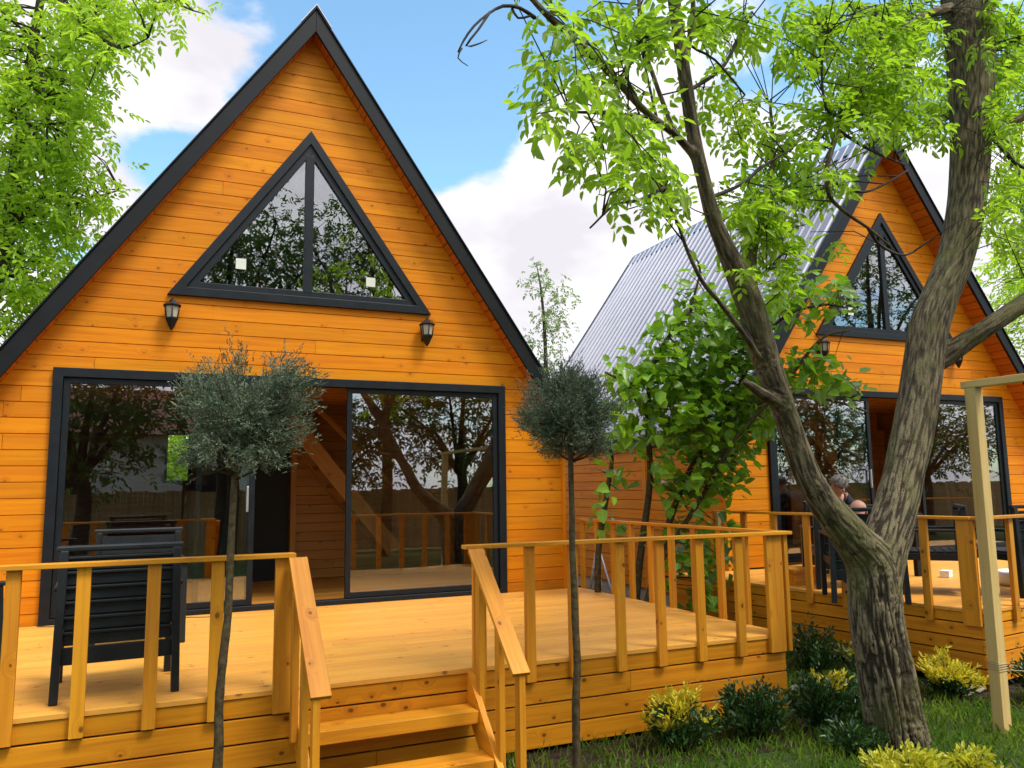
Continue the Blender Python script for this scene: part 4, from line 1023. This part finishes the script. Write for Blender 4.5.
# ------------------------------------------------------------------ mulberry shrub between the cabins
fig = thing('mulberry_bush', 'big-leaved leafy bush growing between the two cabins', 'bush', (0,0,0))
mb = MB(); FS = []
for lst in ([(632,640,-.7,10),(640,560,-.7,8),(650,480,-.7,7),(648,420,-.8,6),(655,360,-.9,5),(690,310,-1.0,3)],
            [(655,640,-.9,9),(665,540,-.9,8),(690,470,-1.0,6),(715,430,-1.2,5),(740,385,-1.3,5),(760,330,-1.4,4),(770,300,-1.4,3)],
            [(600,650,-.5,8),(598,560,-.5,7),(606,500,-.5,6),(612,455,-.5,4),(602,440,-.5,3)],
            [(640,640,-1.0,7),(655,575,-1.0,6),(700,500,-1.2,5),(735,440,-1.5,4),(780,390,-1.8,4),(820,340,-2.0,3),(850,330,-2.1,2)],
            [(740,410,-1.4,5),(790,395,-1.8,4),(830,400,-2.0,3),(868,412,-2.1,2)],
            [(745,370,-1.4,4),(780,320,-1.7,4),(820,305,-1.9,3),(848,308,-2.0,2)],
            [(650,420,-.8,5),(625,385,-.9,4),(605,372,-1.0,2)],
            [(690,310,-1.0,3),(700,270,-1.0,2.5),(690,250,-1.0,1.5)]):
    pts, rad = path_px(lst); op, orr = smooth_path(pts, rad, .08); mb.tube(op, orr, 7); FS += [tuple(p) for p in op]
FS = np.array(FS)
FC = px_cloud([(700,345,50,42,150,-1.0),(735,335,30,40,90,-1.3),(645,372,40,20,40,-.9),(665,405,60,34,150,-.9),(720,415,42,42,140,-1.2),(640,438,32,24,22,-.8),(695,475,36,36,70,-1.0),(722,462,28,30,60,-1.2),(760,400,20,40,50,-1.5),(700,540,35,40,46,-.9),(612,470,18,18,7,-.6),(610,515,18,20,8,-.6),(660,530,28,50,12,-.9),
               (800,375,28,18,26,-1.8),(838,388,28,12,20,-2.0),(815,362,22,12,14,-1.9),(800,302,26,20,32,-1.8),(832,296,20,10,16,-2.0),(770,310,20,25,26,-1.5),(700,290,26,18,18,-1.0),(690,590,30,36,22,-.9)], .34)
FR = []
P_, D_, N_ = [], [], []
for c in FC:
    c = np.array(c); j = ((FS-c)**2).sum(1).argmin(); s_ = FS[j]; v = c-s_; dl = np.linalg.norm(v)
    if dl > .1 and random.random() < .5: mb.tube([tuple(s_), tuple(c)], [.006, .003], 4)
    for _ in range(3):
        P_.append(c + RNG.normal(size=3)*.07); D_.append(v/max(dl, .1)*.6 + rand_dirs(1)[0]*.8 + np.array([-.05, -.15, -.12])); N_.append(np.array([-.1, -.25, .9]) + RNG.normal(size=3)*.42)
        sunlit = .74 - (c[0]-6.1)*.42 + (c[2]-1.6)*.16 - max(0, c[1]+.9)*.35; FR.append((min(1, max(0, sunlit + random.gauss(0, .22))), random.random()))  # light painted into leaf colour: paler upper left, darker low, right and back
mb.build('stems', STEM, fig, recalc=False)
k = len(P_); sz = .075 + .100*RNG.random(k)**1.3
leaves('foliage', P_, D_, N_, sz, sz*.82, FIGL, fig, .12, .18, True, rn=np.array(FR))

# ------------------------------------------------------------------ two standard conifers
def standard(label, base, top, crown_c, R, seed, n=5200, dark=1.0):
    random.seed(seed); t = thing('standard_conifer', label, 'tree', (0,0,0), 0, 'clipped conifers on bare stems')
    base = Vector(base); top = Vector(top); m = MB(); pts = [base.lerp(top, k/9) + Vector((random.uniform(-.008,.008), random.uniform(-.008,.008), 0)) for k in range(10)]
    op, orr = smooth_path(pts, [.027 - .0012*k for k in range(10)], .03)
    orr = [r_*(1+.12*mnoise.noise(p*25)) for p, r_ in zip(op, orr)]
    m.tube(op, orr, 10); m.build('stem', STEM, t, recalc=False)
    c = Vector(crown_c); tw_ = MB(); tips = []
    low = top
    for i in range(46):
        th = random.uniform(0, 2*PI); cz = random.uniform(-.95, 1.0); s_ = math.sqrt(max(0, 1-cz*cz))
        rr = R*random.uniform(.62, 1.04)*(1+.14*math.sin(3*th+seed)); e = c + Vector((s_*math.cos(th)*rr*1.08, s_*math.sin(th)*rr*1.08, cz*rr*.86))
        if random.random() < .10: e += Vector((0, 0, R*.22)) if cz > .3 else Vector((0, 0, -.02))
        st_ = low + (c-low)*random.uniform(-.15, .9); mdp = st_.lerp(e, .55) + Vector((0, 0, -.03))
        tw_.tube([st_, mdp, e], [.008, .005, .002], 5); tips.append((st_, mdp, e))
    for k in range(7):
        a = k*.9 + seed; st_ = low - Vector((0, 0, random.uniform(.03, .16))); e = st_ + Vector((math.cos(a)*R*.75, math.sin(a)*R*.75, R*random.uniform(.35, .6))); mdp = st_.lerp(e, .5) + Vector((0, 0, -.025))
        tw_.tube([st_, mdp, e], [.008, .006, .003], 5); tips.append((st_.lerp(e, .6), st_.lerp(e, .8), e))
    tw_.build('branches', STEM, t, recalc=False)
    P, D = [], []
    for i in range(n):
        a, b_, e = random.choice(tips); q = random.random(); tt = .30 + .75*math.sqrt(q); p = a*(1-tt)**2 + b_*2*tt*(1-tt) + e*tt*tt
        o_ = (e-c).normalized(); sp = .012 + .030*tt
        p = p + Vector((random.gauss(0, sp), random.gauss(0, sp), random.gauss(0, sp)))
        P.append(tuple(p)); D.append(tuple(o_*.75 + Vector((0, 0, .55)) + Vector((random.gauss(0,.45), random.gauss(0,.45), random.gauss(0,.35)))))
    # little feathery sprays: each point carries several needles
    K = 7; P = np.array(P); D = norm(np.array(D)); n = len(P); ln_ = .030 + .028*RNG.random((n, 1))
    PP, DD_ = [], []
    for k in range(K):          # a scaly spray: short leaflets set along a little shoot
        t_ = (k+.3)/K; PP.append(P + D*ln_*t_*1.25 + RNG.normal(size=(n, 3))*.0018); DD_.append(D*1.0 + RNG.normal(size=(n, 3))*(.55 - .25*t_))
    P = np.concatenate(PP); D = np.concatenate(DD_); rn0 = RNG.random((n, 2)); rn = np.tile(rn0, (K, 1))
    leaves('crown', P, D, RNG.normal(size=P.shape), .013 + .012*RNG.random(len(P)), .0056, CONI, t, .1, .05, rn=rn)
    return t
b1 = at(217, 768, Y=-3.78); f1 = at(228, 470, Y=-3.78); cc1 = at(246, 403, Y=-3.78)
standard('small grey-green conifer standard left of the stairs, looser crown', (b1.x-.01, -3.78, GZ), at(236, 452, Y=-3.78), cc1, .30, 3, 5600)
b2 = at(578, 768, Y=-3.85)
standard('small dark green conifer standard right of the stairs, rounder crown', (b2.x, -3.85, GZ), at(571, 440, Y=-3.85), at(567, 410, Y=-3.85), .262, 8, 6000)

# ------------------------------------------------------------------ shrubs
def shrub(label, x, y, r, h, n, mats, yfrac, seed, group='small garden shrubs', leaf=.045, ymat=None, patch=None):
    random.seed(seed); t = thing('garden_shrub', label, 'shrub', (x, y, GZ), 0, group)
    m = MB(); tips = []
    for i in range(26):
        a = random.uniform(0, 2*PI); q = math.sqrt(random.random()); e = Vector((q*r*math.cos(a), q*r*math.sin(a), h*(1-.45*q*q)*random.uniform(.72, 1.08)))
        m.tube([(e.x*.15, e.y*.15, -.02), (e.x*.6, e.y*.6, e.z*.5), tuple(e)], [.007, .005, .002], 5); tips.append(e)
    m.build('stems', STEM, t, recalc=False)
    P, D, yl = [], [], []
    for i in range(n):
        e = random.choice(tips); tt = random.uniform(.25, 1.05); p = Vector((e.x*(.2+.8*tt), e.y*(.2+.8*tt), e.z*tt)) + Vector((random.gauss(0,.025), random.gauss(0,.025), random.gauss(0,.02)))
        o_ = Vector((p.x, p.y, .3*h)).normalized(); P.append((p.x, p.y, max(.01, p.z))); D.append(tuple(o_*.6 + Vector((random.gauss(0,.5), random.gauss(0,.5), .45+random.gauss(0,.3)))))
        nzv = mnoise.noise(Vector((p.x*9, p.y*9, p.z*9+seed)))
        yl.append(p.z/h + nzv*.55 > 1.12-yfrac*.8 if patch is None else (patch(p) and nzv > -.25))
    P = np.array(P); D = np.array(D); yl = np.array(yl)
    nrm = np.array([0, 0, 1.]) + RNG.normal(size=P.shape)*.6
    sz = leaf*(.7 + .6*RNG.random(n))
    leaves('foliage', P[~yl], D[~yl], nrm[~yl], sz[~yl], sz[~yl]*.45, mats, t, .15, .1)
    if yl.any(): leaves('yellow_shoots', P[yl], D[yl], nrm[yl], sz[yl]*1.05, sz[yl]*.42, ymat or YELL, t, .15, .1)
    return t
def sx(u, v, z=GZ): p = at(u, v, Z=z); return p.x, p.y
shrub('green shrub with a crown of yellow shoots beside the right conifer stem', 4.15, -3.70, .24, .38, 1700, BUSHL, .66, 11)
shrub('dark green shrub without yellow against the near deck skirt', 4.74, -3.74, .27, .37, 1900, BUSHL, -.2, 12)
shrub('dark green shrub with three small yellow tufts at the near deck corner', 5.36, -3.72, .25, .40, 1800, BUSHL, .2, 13, patch=lambda p: p.z > .26 and p.x > .02)
shrub('green shrub at the left foot of the forked trunk', 5.62, -3.78, .22, .34, 1400, BUSHL, -.2, 14)
shrub('low light green shrub nearest the camera left of the trunk', 5.12, -4.22, .20, .20, 700, BUSHL, -.1, 15)
shrub('dark shrub in the gap between the decks, farther back', 6.55, -2.45, .30, .44, 1200, BUSHL, -.3, 16)
shrub('lime-tipped shrub behind the left side of the trunk', 6.62, -3.0, .24, .42, 900, BUSHL, .45, 17, ymat=LIME)
shrub('rounded bright yellow-topped shrub right of the trunk', 6.86, -3.58, .26, .34, 1900, BUSHL, .80, 18)
shrub('dark green shrub behind the pale post at the farther deck', 7.42, -4.02, .30, .38, 1300, BUSHL, -.3, 19)
shrub('dark green shrub at the right edge before the farther deck', 7.95, -4.08, .30, .38, 1300, BUSHL, -.3, 20)
shrub('broad lime-yellow shrub at the foot of the forked trunk', 4.90, -4.80, .26, .20, 1500, LIME, .9, 21, ymat=LIME)
shrub('small lime-yellow shrub in the grass right of the trunk foot', 5.33, -4.93, .13, .20, 500, LIME, .9, 22, ymat=LIME)

# ------------------------------------------------------------------ grass (uncountable)
n = 52000
gx = RNG.uniform(2.2, 9.5, n); gy = RNG.uniform(-6.2, -1.0, n)
keep = ~((gx < 5.45) & (gy > -3.30)) & ~((gx > 7.0) & (gy > -3.75)) & ~((gx > 1.6) & (gx < 2.9) & (gy > -4.1))
dens = np.array([mnoise.noise(Vector((a*1.3, b*1.3, 3.)))*.5+.62 for a, b in zip(gx, gy)])
bed = ((gy > -3.7) & (gx < 5.5)) | ((gy > -3.6) & (gx > 5.5))
keep &= RNG.random(n) < np.where(bed, dens*.95, np.clip(dens*1.25, .3, 1))
gx, gy = gx[keep], gy[keep]; n = len(gx)
GP = np.stack([gx, gy, np.full(n, GZ-.004)], 1); GD = np.array([0,0,1.]) + RNG.normal(size=(n,3))*np.array([.42,.42,.12])
hl = (.045 + .055*RNG.random(n))
rnv = np.stack([np.clip(np.array([mnoise.noise(Vector((a*2.1, b*2.1, 9.)))+.45 for a, b in zip(gx, gy)]) + RNG.normal(size=n)*.2, 0, 1), RNG.random(n)], 1)
tag(leaves('grass', GP, GD, RNG.normal(size=(n,3)), hl, .0058, GRASSM, None, .1, .25, rn=rnv), 'short green lawn grass round the trunk and the shrubs', kind='stuff')

# ------------------------------------------------------------------ the garden behind the camera (seen in the glass)
fn = thing('board_fence', 'brown vertical board fence across the garden, mirrored in the glass', 'fence', (0, -14.5, GZ))
m = MB(); x = -12
while x < 32:
    wd = random.uniform(.10, .14); m.bx(x, x+wd-.008, -.01, .012, .05, 1.75+random.uniform(-.03,.03)); x += wd
m.build('boards', FENCEW, fn)
m = MB(); m.bx(-12, 32, -.06, -.012, .4, .48); m.bx(-12, 32, -.06, -.012, 1.3, 1.38); m.build('rails', FENCEW, fn)
hs = thing('neighbour_house', 'pale plastered house with brown tiled roof, mirrored in the glass', 'house', (.5, -25, GZ))
m = MB(); m.bx(-4, 4, -4, 4, 0, 3.6); m.build('wall', PLASTER, hs)
m = MB(); m.prism([(-4.6, 3.6), (4.6, 3.6), (0, 5.6)], 'x', -4.5, 4.5); m.build('roof', TILE, hs)
for xx in (-2.4, 2.0):
    m = MB(); m.bx(xx-.6, xx+.6, 4.001, 4.05, 1.2, 2.6); m.build('window', FRAME, hs)
def garden_tree(x, y, h, R, label, n=150, seed=1):
    random.seed(seed); cts = []
    for _ in range(n):
        d = Vector((random.gauss(0,1), random.gauss(0,1), random.gauss(0,1))).normalized()*R*random.random()**.4; cts.append((x+d.x, y+d.y, h+d.z*.85))
    tp = [([Vector((x, y, GZ)), Vector((x+.1, y, 1)), Vector((x, y+.1, h*.6)), Vector((x+.2, y, h+R*.5))], [.20,.16,.11,.03])]
    for k in range(6):
        a = k*1.05; tp.append(([Vector((x, y, h*.45)), Vector((x+math.cos(a)*R*.4, y+math.sin(a)*R*.4, h*.8)), Vector((x+math.cos(a)*R*.8, y+math.sin(a)*R*.8, h+R*.25*math.sin(k)))], [.08,.05,.02]))
    return leafy_tree('garden_tree', label, 'tree', 'garden trees behind the viewer', tp, cts, .34, 9, .15, .06, DARKL, 3, .26, seed)
garden_tree(-.6, -12.2, 3.2, 1.9, 'low garden tree mirrored in the left half of the near door', 120, 31)
garden_tree(2.4, -13.4, 7.2, 2.6, 'tall garden tree mirrored in the left pane of the near triangular window', 170, 32)
garden_tree(6.6, -13.0, 7.6, 2.6, 'tall garden tree mirrored in the right pane of the near triangular window', 110, 33)
garden_tree(2.6, -12.6, 3.6, 1.5, 'garden sapling mirrored beside the sliding door opening', 80, 35)
garden_tree(8.4, -12.0, 3.3, 2.2, 'garden tree mirrored in the right half of the near door', 130, 36)
garden_tree(15.5, -12.5, 5.0, 3.2, 'garden tree mirrored in the farther cabin', 150, 34)
garden_tree(19.0, -11.5, 2.6, 2.0, 'low garden tree mirrored in the left half of the farther door', 130, 38)
garden_tree(24.0, -12.0, 2.8, 2.4, 'low garden tree mirrored in the right half of the farther door', 140, 39)
garden_tree(5.2, -12.8, 2.4, 1.6, 'low garden tree mirrored low in the right half of the near door', 110, 40)
garden_tree(20.5, -10.5, 7.5, 3.2, 'tallest garden tree mirrored in the farther triangular window', 120, 37)

leafy_tree('hedge_shrub', 'bright green shrub behind the near cabin, seen through its back window', 'shrub', None,
           [([Vector((1.4, 10.5, GZ)), Vector((1.4, 10.5, 1.2)), Vector((1.5, 10.6, 2.6))], [.10,.07,.02])],
           [(1.4+RNG.normal()*.8, 10.5+RNG.normal()*.5, 1.3+RNG.normal()*.9) for _ in range(150)], .3, 16, .12, .07, LEAFB, 3, .22, 41)
